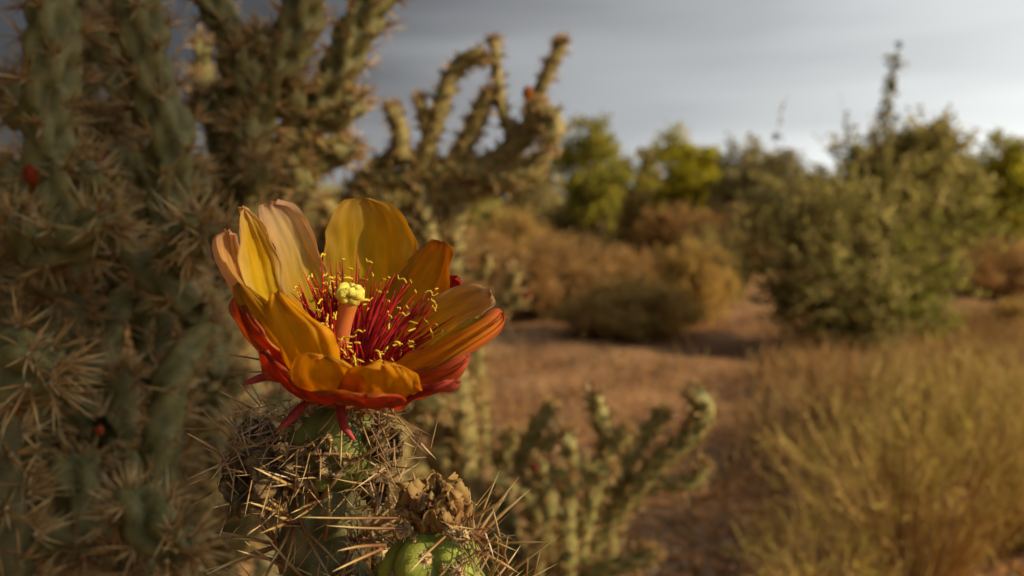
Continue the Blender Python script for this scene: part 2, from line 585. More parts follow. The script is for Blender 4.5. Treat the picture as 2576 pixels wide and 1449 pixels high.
# (kind, column, top row, base row, width, label)
BUSHES = [
    (gold, 1590, 695, 838, 400, 'low wide golden brown bush at the edge of the bare red soil patch'),
    (gold, 1735, 600, 805, 250, 'golden tan bush right behind the low wide golden brown bush'),
    (brown, 1400, 565, 790, 330, 'large rounded tan bush beside the low wide golden brown bush'),
    (brown, 1560, 610, 770, 230, 'small brown bush between the rounded tan bush and golden bush'),
    (gold, 1300, 520, 705, 240, 'golden bush partly hidden behind the blooming cholla cactus'),
    (brown, 1180, 560, 720, 280, 'brown bush behind the yellow flower petals'),
    (olive, 1430, 505, 665, 260, 'dark olive bush behind the large rounded tan bush'),
    (gold, 1590, 480, 655, 190, 'bright golden bush below the yellow flowering tree'),
    (brown, 1690, 500, 665, 220, 'brown bush beside the bright golden bush'),
    (brown, 1830, 500, 690, 260, 'greyish brown bush beside the large leafy shrub'),
    (olive, 1790, 560, 740, 200, 'shaded dark bush behind the golden tan bush'),
    (gold, 1810, 470, 625, 130, 'small yellow bush at the foot of the olive tree'),
    (brown, 2530, 575, 745, 330, 'tan mounded bush right of the large leafy shrub'),
    (gold, 2570, 735, 850, 190, 'low orange tan bush beside the sandy track'),
    (greyg, 2480, 400, 640, 330, 'grey green bush behind the tan mounded bush'),
    (greyg, 1960, 470, 680, 240, 'grey green bush left of the large leafy shrub'),
    (olive, 1060, 500, 690, 300, 'olive bush behind the cholla arms'),
    (brown, 900, 520, 720, 320, 'brown bush behind the tall back petal'),
    (olive, 2330, 430, 640, 260, 'olive bush behind the large leafy shrub spire'),
    (brown, 640, 520, 730, 340, 'brown bush glimpsed between dark cholla stems'),
    (olive, 340, 500, 720, 380, 'olive bush glimpsed behind the dark cholla'),
]
for pr, px, yt, yb, wp, lb in BUSHES:
    place_bush(pr, px, yt, yb, wp, lb)

# large leafy shrub with a tall spire, right
SHRUBG = [(.34, .31, .10), (.42, .37, .13), (.27, .25, .07), (.48, .40, .16)]


def big_shrub():
    p = on_ground(2190, 884)
    d = p[1]
    root = empty('leafy_shrub', tuple(p), 'large olive green leafy shrub with one tall spire above dry grass', 'shrub')
    st, fo = MB(), MB()
    Q = lambda px, py, dd=0.0: P(px, py, d / math.cos(PITCH) * 1.0 + dd)
    b0 = p.copy(); b0[2] = -.02
    tips = []
    blobs = [(1960, 640, .0, 120), (2060, 700, -.25, 120), (2130, 560, -.2, 130), (2230, 480, .1, 120), (2330, 520, .2, 120),
             (2270, 650, -.1, 140), (2160, 740, -.35, 110), (2330, 700, .1, 110), (2050, 570, .15, 110), (2180, 430, .15, 80),
             (2380, 440, .3, 90), (2250, 780, -.1, 90), (2000, 760, .1, 80), (2130, 650, .2, 130), (2210, 590, .35, 130),
             (1930, 560, .3, 90), (2420, 560, .35, 90), (2120, 820, -.2, 80), (2200, 830, -.3, 80), (2290, 790, -.2, 90), (2290, 400, .2, 60), (2360, 370, .25, 40)]
    E, Dd, tint = [], [], []
    for (px, py, dd, r) in blobs:
        c = Q(px, py, dd); rw = r / FV * d
        for k in range(3):
            tip = c + rng.normal(size=3) * rw * .4
            tube(st, [b0 + rng.normal(size=3) * np.array((.06, .06, 0)), b0 * .5 + tip * .5 + rng.normal(size=3) * .08, tip],
                 [.014, .009, .004], tuple(pick(TWIG, 1)[0]), seg=4, n=8)
        m = 95
        a = c + rng.normal(size=(m, 3)) * rw * .42
        dr = rng.normal(size=(m, 3)) * .7 + nrm(c - b0) * .5 + np.array((0, 0, .3)); dr /= np.linalg.norm(dr, axis=1)[:, None]
        e = a + dr * rng.uniform(.08, .26, (m, 1))
        pal = [(.20, .21, .035), (.27, .26, .05), (.34, .31, .08)] if px > 2200 and py > 540 else SHRUBG  # lit left and shaded right interior put into the leaf colours
        twig_lines(st, a, e, .0035, .0012, pick(TWIG, m))
        E.append(np.stack([a, e], 1)); Dd.append(dr); tint.append(pick(pal, m, .3))
    # the spire and lesser bare shoots
    shoots = [([(2215, 560), (2218, 400), (2228, 280), (2245, 190), (2258, 118)], 120, .006),
              ([(2150, 520), (2120, 400), (2095, 330)], 6, .003), ([(2050, 520), (1960, 330), (1985, 235)], 8, .003),
              ([(2140, 500), (2130, 330), (2112, 230)], 6, .003), ([(2370, 480), (2366, 380), (2362, 320)], 40, .004),
              ([(2310, 450), (2300, 380), (2290, 340)], 18, .003), ([(1900, 520), (1895, 400), (1878, 350)], 6, .003)]
    for pts, m, r in shoots:
        q = catmull([Q(x, y, .05) for x, y in pts], 14)
        tube(st, q, np.linspace(r, r * .3, 14), (.15, .12, .06), seg=4)
        t = rng.uniform(.05, 1, m)
        a = np.stack([np.interp(t, np.linspace(0, 1, 14), q[:, j]) for j in range(3)], 1)
        dr = rng.normal(size=(m, 3)) + np.array((0, 0, .5)); dr /= np.linalg.norm(dr, axis=1)[:, None]
        e = a + dr * (rng.uniform(.03, .17, (m, 1)) * (1.15 - t[:, None] * .85))
        twig_lines(st, a, e, .002, .001, pick(TWIG, m))
        E.append(np.stack([a, e], 1)); Dd.append(dr); tint.append(pick(OLIVE + DARKG, m, .3))
    E, Dd, tint = np.vstack(E), np.vstack(Dd), np.vstack(tint)
    n = 34000
    wts = np.ones(len(E)); wts[len(blobs) * 95:] = .34; wts /= wts.sum()
    idx = rng.choice(len(E), n, p=wts); t = rng.uniform(.1, 1.05, (n, 1))
    pp = E[idx, 0] * (1 - t) + E[idx, 1] * t + rng.normal(size=(n, 3)) * .012
    leaf_quads(fo, pp, .038, np.clip(tint[idx] * rng.uniform(.85, 1.15, (n, 1)), .004, .9), dirs=Dd[idx], aspect=.55, jitter=.8)
    st.build('stems', M['twig'], root)
    fo.build('foliage', M['leaf'], root, smooth=False)


big_shrub()

# trees behind
GRP_T = 'desert trees along the skyline'
TREES = [
    (1480, 17, 275, 200, GREEN, 'tallest green desert tree on the skyline beside the cholla arms'),
    (1735, 18, 325, 190, YELG, 'yellow green blooming desert tree on the skyline'),
    (1600, 20, 370, 180, GREEN + OLIVE, 'low green desert tree between the tall tree and yellow tree'),
    (1900, 15, 385, 230, GREYG, 'grey olive desert tree right of the yellow tree'),
    (2070, 22, 425, 200, OLIVE + YELG, 'low olive desert tree where the skyline dips'),
    (2290, 16, 355, 260, GREYG, 'grey green desert tree behind the leafy shrub'),
    (2530, 15, 368, 220, GREEN + YELG, 'bright green desert tree right of the leafy shrub'),
    (1330, 22, 380, 200, OLIVE, 'olive desert tree behind the cholla arms'),
    (1120, 24, 415, 240, GREEN, 'dark green desert tree behind the cholla arms'),
    (760, 22, 440, 260, OLIVE, 'olive desert tree glimpsed through the dark cholla'),
]
for px, d, yt, wp, pal, lb in TREES:
    h = (CAM[2] + (HOR - yt) / FV * d) * 1.16
    o = tree('desert_tree', h, wp / FV * d * 1.15, pal, TWIG, 11000, .10, crown_low=.12, flat=.22, lobes=20)
    put(o, at_dist(px, d), label=lb, cat='tree', group=GRP_T)

# far scrub reads as one mass
def far_scrub():
    mb = MB()
    n = 420
    az = rng.uniform(-.9, .9, n); dist = rng.uniform(26, 75, n)
    for a, d in zip(az, dist):
        h = rng.uniform(1.2, 3.2); w = rng.uniform(2, 5)
        c = np.array((math.sin(a) * d, math.cos(a) * d, h * .5))
        m = 150
        p = c + np.clip(rng.normal(size=(m, 3)), -1.8, 1.8) * np.array((w * .25, w * .25, h * .26))
        p[:, 2] = np.maximum(p[:, 2], .02)
        pal = [GREEN, OLIVE, GREYG, YELG, BROWN][rng.integers(0, 5)]
        leaf_quads(mb, p, .5, pick(pal, m, .35), aspect=.7)
    o = mb.build('far_scrub', M['leaf'], smooth=False)
    tag(o, 'distant band of mixed desert scrub below the skyline', 'scrub', kind='stuff')


far_scrub()


# yellow green broom-like shrubs, lower right
def broom(name, p, h, w, n, label, pal):
    root = empty(name, tuple(p), label, 'shrub', 'fine stemmed yellow green shrubs beside the dirt track')
    st, fo = MB(), MB()
    az = rng.uniform(0, 2 * math.pi, n); k = np.sqrt(rng.uniform(0, 1, n))
    b = np.stack([p[0] + np.cos(az) * k * w * .14, p[1] + np.sin(az) * k * w * .14, np.full(n, gz(p[0], p[1]) - .01)], 1)
    e = np.stack([p[0] + np.cos(az) * k * w * .5, p[1] + np.sin(az) * k * w * .5, h * (1 - .35 * k ** 2) * rng.uniform(.55, 1.05, n)], 1)
    m = b * .5 + e * .5; m[:, 2] += h * .06
    m += rng.normal(size=(n, 3)) * .012
    cl = pick([(.42, .27, .11), (.50, .33, .12), (.34, .25, .09)], n)
    twig_lines(st, b, m, .0018, .0014, cl); twig_lines(st, m, e, .0014, .0007, cl)
    # fine side shoots in the upper half
    j = rng.integers(0, n, n * 4); t = rng.uniform(.15, 1, (len(j), 1))
    a = m[j] * (1 - t) + e[j] * t
    d = (e[j] - m[j]); d /= np.linalg.norm(d, axis=1)[:, None]
    d = d + rng.normal(size=d.shape) * .45; d /= np.linalg.norm(d, axis=1)[:, None]
    z = a + d * rng.uniform(.03, .10, (len(j), 1))
    tint = pick(pal, len(j), .25)
    twig_lines(st, a, z, .0009, .0005, tint)
    q = rng.integers(0, len(j), n * 6); t = rng.uniform(.1, 1.0, (len(q), 1))
    pp = a[q] * (1 - t) + z[q] * t
    leaf_quads(fo, pp, .013, tint[q] * rng.uniform(.85, 1.15, (len(q), 1)), dirs=d[q], aspect=.3, jitter=.5)
    st.build('stems', M['twig'], root, smooth=False)
    fo.build('foliage', M['leaf'], root, smooth=False)


YB = [(.56, .43, .10), (.50, .38, .10), (.42, .36, .075), (.62, .47, .16), (.50, .36, .15)]
broom('broom_shrub', at_dist(2330, 2.05), .52, .80, 360, 'fine stemmed yellow green shrub with a wide fan of thin stems', YB)
broom('broom_shrub', at_dist(2640, 2.2), .58, .65, 280, 'taller yellow green shrub behind the wide fan of thin stems', YB)
broom('broom_shrub', at_dist(2090, 1.85), .20, .40, 110, 'short yellow shrub at the left foot of the wide fan', YB)
broom('broom_shrub', at_dist(2420, 2.9), .50, .7, 420, 'tan yellow shrub between the wide fan and the leafy shrub', STRAW + YB)


# dry grass and litter on the soil
def dry_grass():
    mb = MB()
    n = 20000
    px = rng.uniform(1150, 2700, n); py = rng.uniform(800, 1240, n)
    # thick right of the bare track, sparse on it
    dens = np.clip((px - 1900 + (py - 900) * .10) / 260, 0.008, 1)
    keep = rng.uniform(size=n) < dens * np.clip((1300 - py) / 330, 0.25, 1)
    px, py = px[keep], py[keep]
    n = len(px)
    dr = RGT[None] * ((px - 1288) / FV)[:, None] - UPV[None] * ((py - 724.5) / FV)[:, None] + FWD[None]
    b = CAM + dr * (-CAM[2] / dr[:, 2])[:, None]
    b = b + rng.normal(size=b.shape) * .05
    k = 3
    b = np.repeat(b, k, axis=0) + rng.normal(size=(n * k, 3)) * np.array((.03, .03, 0))
    b[:, 2] = gz(b[:, 0], b[:, 1]) - .005
    nn = len(b)
    d = rng.normal(size=(nn, 3)) * np.array((.38, .38, .1)) + np.array((0, 0, 1)); d /= np.linalg.norm(d, axis=1)[:, None]
    h = rng.uniform(.06, .24, (nn, 1))
    m = b + d * h * .6
    e = m + (d + rng.normal(size=d.shape) * .35) * h * .45
    c = pick([(.40, .225, .08), (.44, .27, .11), (.34, .19, .07), (.40, .29, .14)], nn, .25)
    twig_lines(mb, b, m, .0022, .0017, c); twig_lines(mb, m, e, .0017, .0008, c)
    o = mb.build('dry_grass', M['twig'], smooth=False)
    tag(o, 'dry tan grass covering the soil below the leafy shrub', 'grass', kind='stuff')


dry_grass()


def litter():
    mb, pb = MB(), MB()
    n = 5200
    px = rng.uniform(900, 2600, n); py = 810 + 640 * rng.uniform(0, 1, n) ** 1.2
    dr = RGT[None] * ((px - 1288) / FV)[:, None] - UPV[None] * ((py - 724.5) / FV)[:, None] + FWD[None]
    b = CAM + dr * (-CAM[2] / dr[:, 2])[:, None]
    b[:, 2] = gz(b[:, 0], b[:, 1]) + .006
    d = rng.normal(size=(n, 3)) * np.array((1, 1, .22))
    leaf_quads(mb, b, .03, pick([(.42, .17, .035), (.46, .24, .05), (.33, .17, .07), (.24, .14, .07), (.42, .31, .16)], n, .3), dirs=d, jitter=.05, aspect=.5)
    o = mb.build('leaf_litter', M['leaf'], smooth=False)
    tag(o, 'scattered orange and tan dead leaves on the reddish soil', 'litter', kind='stuff')
    m = 2600
    px = rng.uniform(900, 2600, m); py = 820 + 640 * rng.uniform(0, 1, m)
    dr = RGT[None] * ((px - 1288) / FV)[:, None] - UPV[None] * ((py - 724.5) / FV)[:, None] + FWD[None]
    b = CAM + dr * (-CAM[2] / dr[:, 2])[:, None]
    b[:, 2] = gz(b[:, 0], b[:, 1])
    oc = np.array([(1, 0, 0), (0, 1, 0), (-1, 0, 0), (0, -1, 0), (0, 0, 1), (0, 0, -1)], float)
    of = [(0, 1, 4), (1, 2, 4), (2, 3, 4), (3, 0, 4), (1, 0, 5), (2, 1, 5), (3, 2, 5), (0, 3, 5)]
    cs = pick([(.30, .19, .11), (.36, .26, .17), (.22, .13, .08)], m, .3)
    for i in range(m):
        s = rng.uniform(.004, .015) * rng.uniform(.6, 1.3, 3) * np.array((1, 1, .6))
        pb.add(oc * s * rng.uniform(.7, 1.2, (6, 1)) + b[i], of, cs[i])
    o = pb.build('gravel', M['bark'], smooth=False)
    tag(o, 'small stones strewn over the reddish soil', 'gravel', kind='stuff')


litter()

# tall ribbed saguaro added out of view to cast shade over the left side
def saguaro():
    n = np.array((-math.cos(SUN_AZ), math.sin(SUN_AZ), 0.0))     # across the sun's rays
    sh = np.array((math.sin(SUN_AZ), math.cos(SUN_AZ), 0.0))
    c = n * SHADE_CENTRE + sh * 4.2
    root = empty('shade_saguaro', (c[0], c[1], 0), 'tall ribbed saguaro column added out of view to shade the left cholla', 'cactus')

    def column(pts, rad):
        mb = MB()
        q = catmull(np.hstack([np.array(pts, float), np.array(rad)[:, None]]), 60)
        t, N, B = frames(q[:, :3])
        seg = 120
        a = np.arange(seg) * 2 * math.pi / seg
        rib = 1 - .10 * np.abs(np.sin(a * 10)) ** .7 * 1.0
        ring = N[:, None] * np.cos(a)[None, :, None] + B[:, None] * np.sin(a)[None, :, None]
        e = np.clip((1 - np.linspace(0, 1, 60)) * 14, 0, 1)
        v = q[:, None, :3] + ring * (q[:, 3] * np.sqrt(1 - (1 - e) ** 2 + 1e-4))[:, None, None] * rib[None, :, None]
        f = [(i * seg + j, i * seg + (j + 1) % seg, (i + 1) * seg + (j + 1) % seg, (i + 1) * seg + j) for i in range(59) for j in range(seg)]
        f.append(tuple(59 * seg + j for j in range(seg)))
        mb.add(v.reshape(-1, 3), f, (.12, .15, .06))
        sm = MB()
        A, Z = [], []
        for i in range(0, 58):
            for j in range(0, seg, 6):
                p = v[i, j]; d = nrm(p - q[i, :3])
                A.append(np.tile(p, (6, 1))); Z.append(p + (d + rng.normal(size=(6, 3)) * .6) * rng.uniform(.02, .045, (6, 1)))
        spine_mesh(sm, np.vstack(A), np.vstack(Z), .0008, (.2, .15, .1), (.25, .2, .14), (.3, .25, .2))
        return mb, sm
    for nm, pts, rad in (('column', [c + (0, 0, -.05), c + (0, 0, 1.5), c + (.02, .01, 3.0), c + (.03, .01, 4.6)], [SHADE_R * .86, SHADE_R * .98, SHADE_R * 1.04, SHADE_R * .92]),
                         ('arm', [c + (.05, -.1, 2.2), c + (.18, -.42, 2.25), c + (.24, -.60, 2.6), c + (.25, -.62, 3.5)], [.10, .12, .135, .12])):
        mb, sm = column(pts, rad)
        o = mb.build(nm, M['stem'], root); ROOT[o.name] = (0, 0, 0)
        q = sm.build('spines', M['spine'], None, smooth=False); q.parent = o; q['kind'] = 'stuff'


SHADE_CENTRE, SHADE_R = 0.372, 0.18

thick = bush('leafy_shrub', 2.5, 2.0, 70, 2600, 26000, .06, DARKG, TWIG, leaf_aspect=.6)  # thicket added out of view, blocks sky light from behind left
put(thick, (-1.55, -.85, 0), label='tall dark leafy thicket added out of view to dim sky light on the left cholla', cat='shrub')

# ------------------------------------------------------------------ cholla


def cholla_stem(mb, pts, radii, step=.003, seg=22, ca=(.16, .19, .075), cb=(.25, .25, .11), bump=.30, tub=(.020, .0085), tipround=True, seed=0, phase=None):
    """Tubercled cholla stem along pts (world). Returns areole list (pos, normal, tangent, r)."""
    pts = np.asarray(pts, float)
    radii = np.broadcast_to(np.asarray(radii, float), (len(pts),))
    L = np.linalg.norm(np.diff(pts, axis=0), axis=1).sum()
    n = max(8, int(L / step))
    q = catmull(np.hstack([pts, radii[:, None]]), n)
    p, r = q[:, :3], q[:, 3].copy()
    s = np.concatenate([[0], np.cumsum(np.linalg.norm(np.diff(p, axis=0), axis=1))])
    Lq = s[-1]
    if tipround:
        e = np.clip((Lq - s) / (r * 1.15 + 1e-9), 0, 1)
        r = r * np.sqrt(np.maximum(1 - (1 - e) ** 2, .0004))
    t, N, B = frames(p)
    rm = float(np.mean(radii))
    La, Wa = tub
    ds = La * Wa * 1.25 / (2 * math.pi * rm)
    K = int(Lq / ds) + 1
    ph = rng.uniform(0, 6.28) if phase is None else phase
    sk = (np.arange(K) + .5) * ds
    th = (np.arange(K) * 2.39996 + ph) % (2 * math.pi)
    a = np.arange(seg) * 2 * math.pi / seg
    # tubercle field
    hgt = np.zeros((n, seg))
    win = int(La * 1.1 / ds) + 2
    for i in range(n):
        k0 = int(s[i] / ds)
        ks = np.arange(max(0, k0 - win), min(K, k0 + win))
        if len(ks) == 0:
            continue
        dS = (s[i] - (sk[ks] - La * .18)) / (La * .62)
        dA = (a[:, None] - th[ks][None] + math.pi) % (2 * math.pi) - math.pi
        dW = dA * rm / (Wa * .62)
        g = 1 - (dS[None] ** 2) - dW ** 2
        hgt[i] = np.clip(g.max(1), 0, 1) ** .6
    rr = r[:, None] * (1 - bump * .55 + bump * hgt)
    ring = N[:, None] * np.cos(a)[None, :, None] + B[:, None] * np.sin(a)[None, :, None]
    v = p[:, None] + ring * rr[:, :, None]
    f = []
    for i in range(n - 1):
        o = i * seg
        for j in range(seg):
            k = (j + 1) % seg
            f.append((o + j, o + k, o + seg + k, o + seg + j))
    f.append(tuple((n - 1) * seg + j for j in range(seg)))
    c = np.asarray(ca) + (np.asarray(cb) - np.asarray(ca)) * hgt.reshape(-1, 1)
    mb.add(v.reshape(-1, 3), f, c)
    out = []
    for k in range(K):
        i = min(n - 1, int(sk[k] / Lq * (n - 1)))
        nn = N[i] * math.cos(th[k]) + B[i] * math.sin(th[k])
        fr = max(0., (sk[k] - (Lq - radii[-1])) / radii[-1]) if tipround else 0
        nd = nrm(nn * (1 - .75 * fr) + t[i] * (.25 + fr))
        out.append((p[i] + nn * r[i] * (1 + bump * .42), nd, t[i], r[i]))
    if tipround:
        for k in range(9):
            zc = 1 - .85 * (k + .5) / 9; a_ = k * 2.39996
            nd = nrm(t[-1] * zc + (N[-1] * math.cos(a_) + B[-1] * math.sin(a_)) * math.sqrt(1 - zc * zc))
            out.append((p[-1] - t[-1] * radii[-1] * 1.1 + nd * radii[-1] * np.array(1.0), nd, t[-1], radii[-1]))
    return out


def spines_at(ar, cnt, lo, hi, up=.25):
    """spine base and tip points for areoles"""
    A, Z = [], []
    for (p, nn, t, r) in ar:
        k = max(2, int(rng.normal(cnt, cnt * .2)))
        d = rng.normal(size=(k, 3)) * .62 + nn * .9 + t * up
        d /= np.linalg.norm(d, axis=1)[:, None]
        d = np.where(((d @ nn) < .05)[:, None], d + nn * .5, d)
        d /= np.linalg.norm(d, axis=1)[:, None]
        A.append(np.tile(p - nn * .001, (k, 1))); Z.append(p + d * rng.uniform(lo, hi, (k, 1)))
    return np.vstack(A), np.vstack(Z)


OCT = np.array([(1, 0, 0), (0, 1, 0), (-1, 0, 0), (0, -1, 0), (0, 0, 1), (0, 0, -1)], float)
OCF = [(0, 1, 4), (1, 2, 4), (2, 3, 4), (3, 0, 4), (1, 0, 5), (2, 1, 5), (3, 2, 5), (0, 3, 5)]


def spine_mesh(mb, A, Z, r, cb, cm, ct):
    """three-sided curved spines, colour running from base to tip"""
    n = len(A)
    t = Z - A
    s = np.cross(t, rng.normal(size=(n, 3))); s /= np.linalg.norm(s, axis=1)[:, None] + 1e-9
    u = np.cross(t, s); u /= np.linalg.norm(u, axis=1)[:, None] + 1e-9
    Mm = A + t * .5 + s * np.linalg.norm(t, axis=1)[:, None] * rng.uniform(-.03, .03, (n, 1))
    ring = [s, -0.5 * s + 0.87 * u, -0.5 * s - 0.87 * u]
    v = np.stack([A + q * r for q in ring] + [Mm + q * r * .8 for q in ring] + [Z], 1).reshape(-1, 3)
    f = []
    for i in range(n):
        o = 7 * i
        for j in range(3):
            k = (j + 1) % 3
            f.append((o + j, o + k, o + 3 + k, o + 3 + j)); f.append((o + 3 + j, o + 3 + k, o + 6))
    va = rng.uniform(.75, 1.25, (n, 1))
    c = np.stack([np.asarray(cb) * va] * 3 + [np.asarray(cm) * va] * 3 + [np.asarray(ct) * va], 1).reshape(-1, 3)
    mb.add(v, f, c)


SP_B, SP_M, SP_T = (.19, .075, .025), (.36, .225, .075), (.50, .37, .17)


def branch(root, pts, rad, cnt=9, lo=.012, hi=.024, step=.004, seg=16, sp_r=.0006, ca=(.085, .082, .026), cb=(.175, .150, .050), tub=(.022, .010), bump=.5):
    mb, sm, am = MB(), MB(), MB()
    ar = cholla_stem(mb, pts, rad, step=step, seg=seg, ca=ca, cb=cb, tub=tub, bump=bump)
    br = mb.build('branch', M['stem'], root)
    ROOT[br.name] = (0, 0, 0)
    A, Z = spines_at(ar, cnt, lo, hi)
    spine_mesh(sm, A, Z, sp_r, SP_B, SP_M, SP_T)
    o = sm.build('spines', M['spine'], None, smooth=False); o.parent = br; o['kind'] = 'stuff'
    for (p, nn, t, r) in ar:
        am.add(OCT * .0019 * rng.uniform(.7, 1.3, (6, 1)) + p, OCF, np.array((.46, .36, .19)) * rng.uniform(.6, 1.2))
    o = am.build('areoles', M['areole'], None); o.parent = br; o['kind'] = 'stuff'
    return ar


def px_path(pts, dw=0):
    return [P(x, y, d + dw) for x, y, d in pts]


def small_bloom(root, c, d, size, c1, c2, n=7, name='bud'):
    """half open bud: overlapping curved petals round an axis"""
    mb = MB()
    d = nrm(d)
    a = nrm(np.cross(d, (.3, .2, .9))); b = np.cross(d, a)
    for i in range(n):
        th = i * 2.39996
        e = a * math.cos(th) + b * math.sin(th); sd = np.cross(d, e)
        R = size * (.35 + .03 * i)
        v, f = [], []
        for k, (w, o, h) in enumerate([(.12, .10, 0), (.34, .40, .35), (.38, .52, .75), (.22, .48, 1.05), (.03, .42, 1.2)]):
            for s_ in (-1, 0, 1):
                v.append(np.asarray(c) + d * h * size + e * (o * R + (-.08 * size if s_ else 0)) + sd * s_ * w * size)
        for k in range(4):
            for j in range(2):
                f.append((k * 3 + j, k * 3 + j + 1, k * 3 + j + 4, k * 3 + j + 3))
        w = np.linspace(0, 1, 5).repeat(3)[:, None]
        mb.add(v, f, np.asarray(c1) * (1 - w) + np.asarray(c2) * w)
    o = mb.build(name, M['leaf'], root)
    o.modifiers.new('thickness', 'SOLIDIFY').thickness = .0004
    return o


saguaro()

# --- tall cholla on the left, in shade
base_a = np.array((-.30, .62, 0.0))
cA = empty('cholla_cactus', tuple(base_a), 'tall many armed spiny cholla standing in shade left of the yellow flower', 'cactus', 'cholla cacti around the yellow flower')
LEFT = [
    ([(150, 700, .47), (135, 450, .455), (120, 300, .45), (135, 120, .45), (140, -90, .46)], [.0125, .012, .012, .0125, .012]),
    ([(420, 640, .53), (425, 470, .51), (430, 330, .50), (395, 245, .50), (368, 150, .495), (355, 30, .49), (350, -90, .49)], [.012, .012, .012, .012, .0125, .0125, .012]),
    ([(390, 600, .62), (335, 400, .60), (325, 270, .60), (285, 140, .60), (255, -60, .60)], .0115),
    ([(560, 560, .68), (560, 400, .66), (590, 250, .65), (590, 130, .64), (560, 45, .63), (490, -60, .62)], .012),
    ([(600, 560, .66), (625, 380, .64), (650, 280, .63), (700, 170, .62), (750, 70, .615), (780, -70, .61)], [.013, .0135, .014, .0145, .0145, .014]),
    ([(640, 520, .70), (715, 380, .67), (790, 280, .66), (850, 180, .65), (895, 85, .645), (975, -70, .64)], [.012, .0125, .013, .0135, .014, .014]),
    ([(690, 420, .67), (770, 320, .665), (850, 300, .66), (893, 262, .66), (905, 240, .66)], [.009, .009, .0085, .0105, .010]),
    ([(560, 360, .90), (530, 250, .90), (512, 160, .90), (508, 95, .90)], .0085),
    ([(520, 300, .90), (505, 230, .9), (500, 185, .90)], .007),
    ([(640, 520, .72), (720, 430, .70), (790, 390, .69), (860, 380, .69), (905, 370, .69)], [.013, .013, .0135, .012, .010]),
    ([(-60, 945, .34), (60, 930, .335), (150, 935, .33)], [.014, .014, .011]),
    ([(420, 700, .50), (470, 620, .43), (515, 575, .385)], [.011, .0105, .0095]),
    ([(40, 900, .60), (30, 700, .58), (60, 540, .57), (20, 400, .56)], .012),
    ([(250, 900, .55), (235, 700, .54), (240, 560, .53), (255, 440, .53)], .0115),
    ([(90, 640, .43), (200, 600, .42), (290, 540, .42)], .010),
    ([(330, 1250, .40), (390, 1330, .385), (480, 1400, .37)], [.010, .0105, .009]),
    ([(180, 1150, .44), (215, 1300, .43), (225, 1420, .42)], .0105),
]
LEFT += [([(x0, y0, d), ((x0 + x1) / 2 + w, (y0 + y1) / 2, d - .01), (x1, y1, d - .015)], [.0085, .010, .0085]) for x0, y0, x1, y1, d, w in (
    (650, 260, 608, 110, .62, -10), (705, 290, 745, 205, .64, 10), (700, 160, 645, 70, .62, -6), (570, 340, 495, 235, .66, -10),
    (640, 370, 598, 295, .63, 4), (200, 340, 262, 290, .52, 8), (60, 310, 18, 190, .50, -8),
    (300, 430, 258, 325, .53, -6), (170, 490, 215, 395, .47, 10), (470, 520, 492, 415, .56, 8), (610, 470, 668, 400, .62, 6),
    (330, 90, 290, 20, .55, -6), (400, 300, 345, 240, .52, -8), (760, 470, 725, 370, .68, -8))]
LEFT.append(([(240, 520, .64), (220, 320, .62), (200, 160, .62), (220, -70, .62)], .0115))
AR_A = []
for pts, rad in LEFT:
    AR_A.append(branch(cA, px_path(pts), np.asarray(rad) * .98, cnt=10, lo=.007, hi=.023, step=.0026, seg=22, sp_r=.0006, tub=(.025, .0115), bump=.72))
# trunk and lower arms
for k, (tip, r) in enumerate([((150, 700, .47), .016), ((420, 640, .53), .016), ((390, 600, .62), .014), ((560, 560, .68), .016), ((600, 560, .66), .015),
                              ((640, 520, .72), .016), ((-60, 945, .34), .014), ((250, 900, .55), .013), ((40, 900, .60), .013), ((330, 1250, .40), .011), ((180, 1150, .44), .011), ((560, 360, .9), .011)]):
    z = P(*tip)
    b = base_a + np.array((rng.normal() * .03, rng.normal() * .03, -.02))
    m = b * .45 + z * .55 + rng.normal(size=3) * .03
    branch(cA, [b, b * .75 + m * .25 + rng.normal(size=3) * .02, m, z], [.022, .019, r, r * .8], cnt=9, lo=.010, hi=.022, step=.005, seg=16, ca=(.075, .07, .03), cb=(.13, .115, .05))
# short side joints filling the tangle
k = 0
tries = 0
while k < 76 and tries < 6000:
    tries += 1
    px, py, d = rng.uniform(-40, 600), rng.uniform(430, 1500), rng.uniform(.44, .80)
    if k > 60: px, py, d = rng.uniform(-60, 160), rng.uniform(1150, 1500), rng.uniform(.5, .8)
    elif k > 46: px, py, d = rng.uniform(430, 700), rng.uniform(950, 1600), rng.uniform(.5, .8)
    b = P(px, py, d)
    dr = nrm(rng.normal(size=3) * np.array((.9, .6, .6)) + np.array((0, 0, .7)))
    e = b + dr * rng.uniform(.06, .15)
    qx, qy, qd = proj(e)
    if qy < 400 or qx > (640 if qy < 950 else 720) or qd < .36 or e[2] < .05:
        continue
    branch(cA, [b, (b + e) / 2 + rng.normal(size=3) * .008, e], [.008, .009, .0075], cnt=9, lo=.007, hi=.018, step=.005, seg=14)
    k += 1
small_bloom(cA, P(85, 470, .44), (0, -.3, 1), .010, (.45, .10, .02), (.40, .03, .02))
small_bloom(cA, P(290, 50, .56), (.5, -.3, .6), .013, (.45, .12, .02), (.45, .03, .02))
small_bloom(cA, P(262, 405, .50), (.2, -.8, .3), .010, (.42, .22, .14), (.42, .12, .10))
small_bloom(cA, P(255, 1085, .42), (.2, -.8, .3), .007, (.45, .20, .04), (.40, .06, .04))

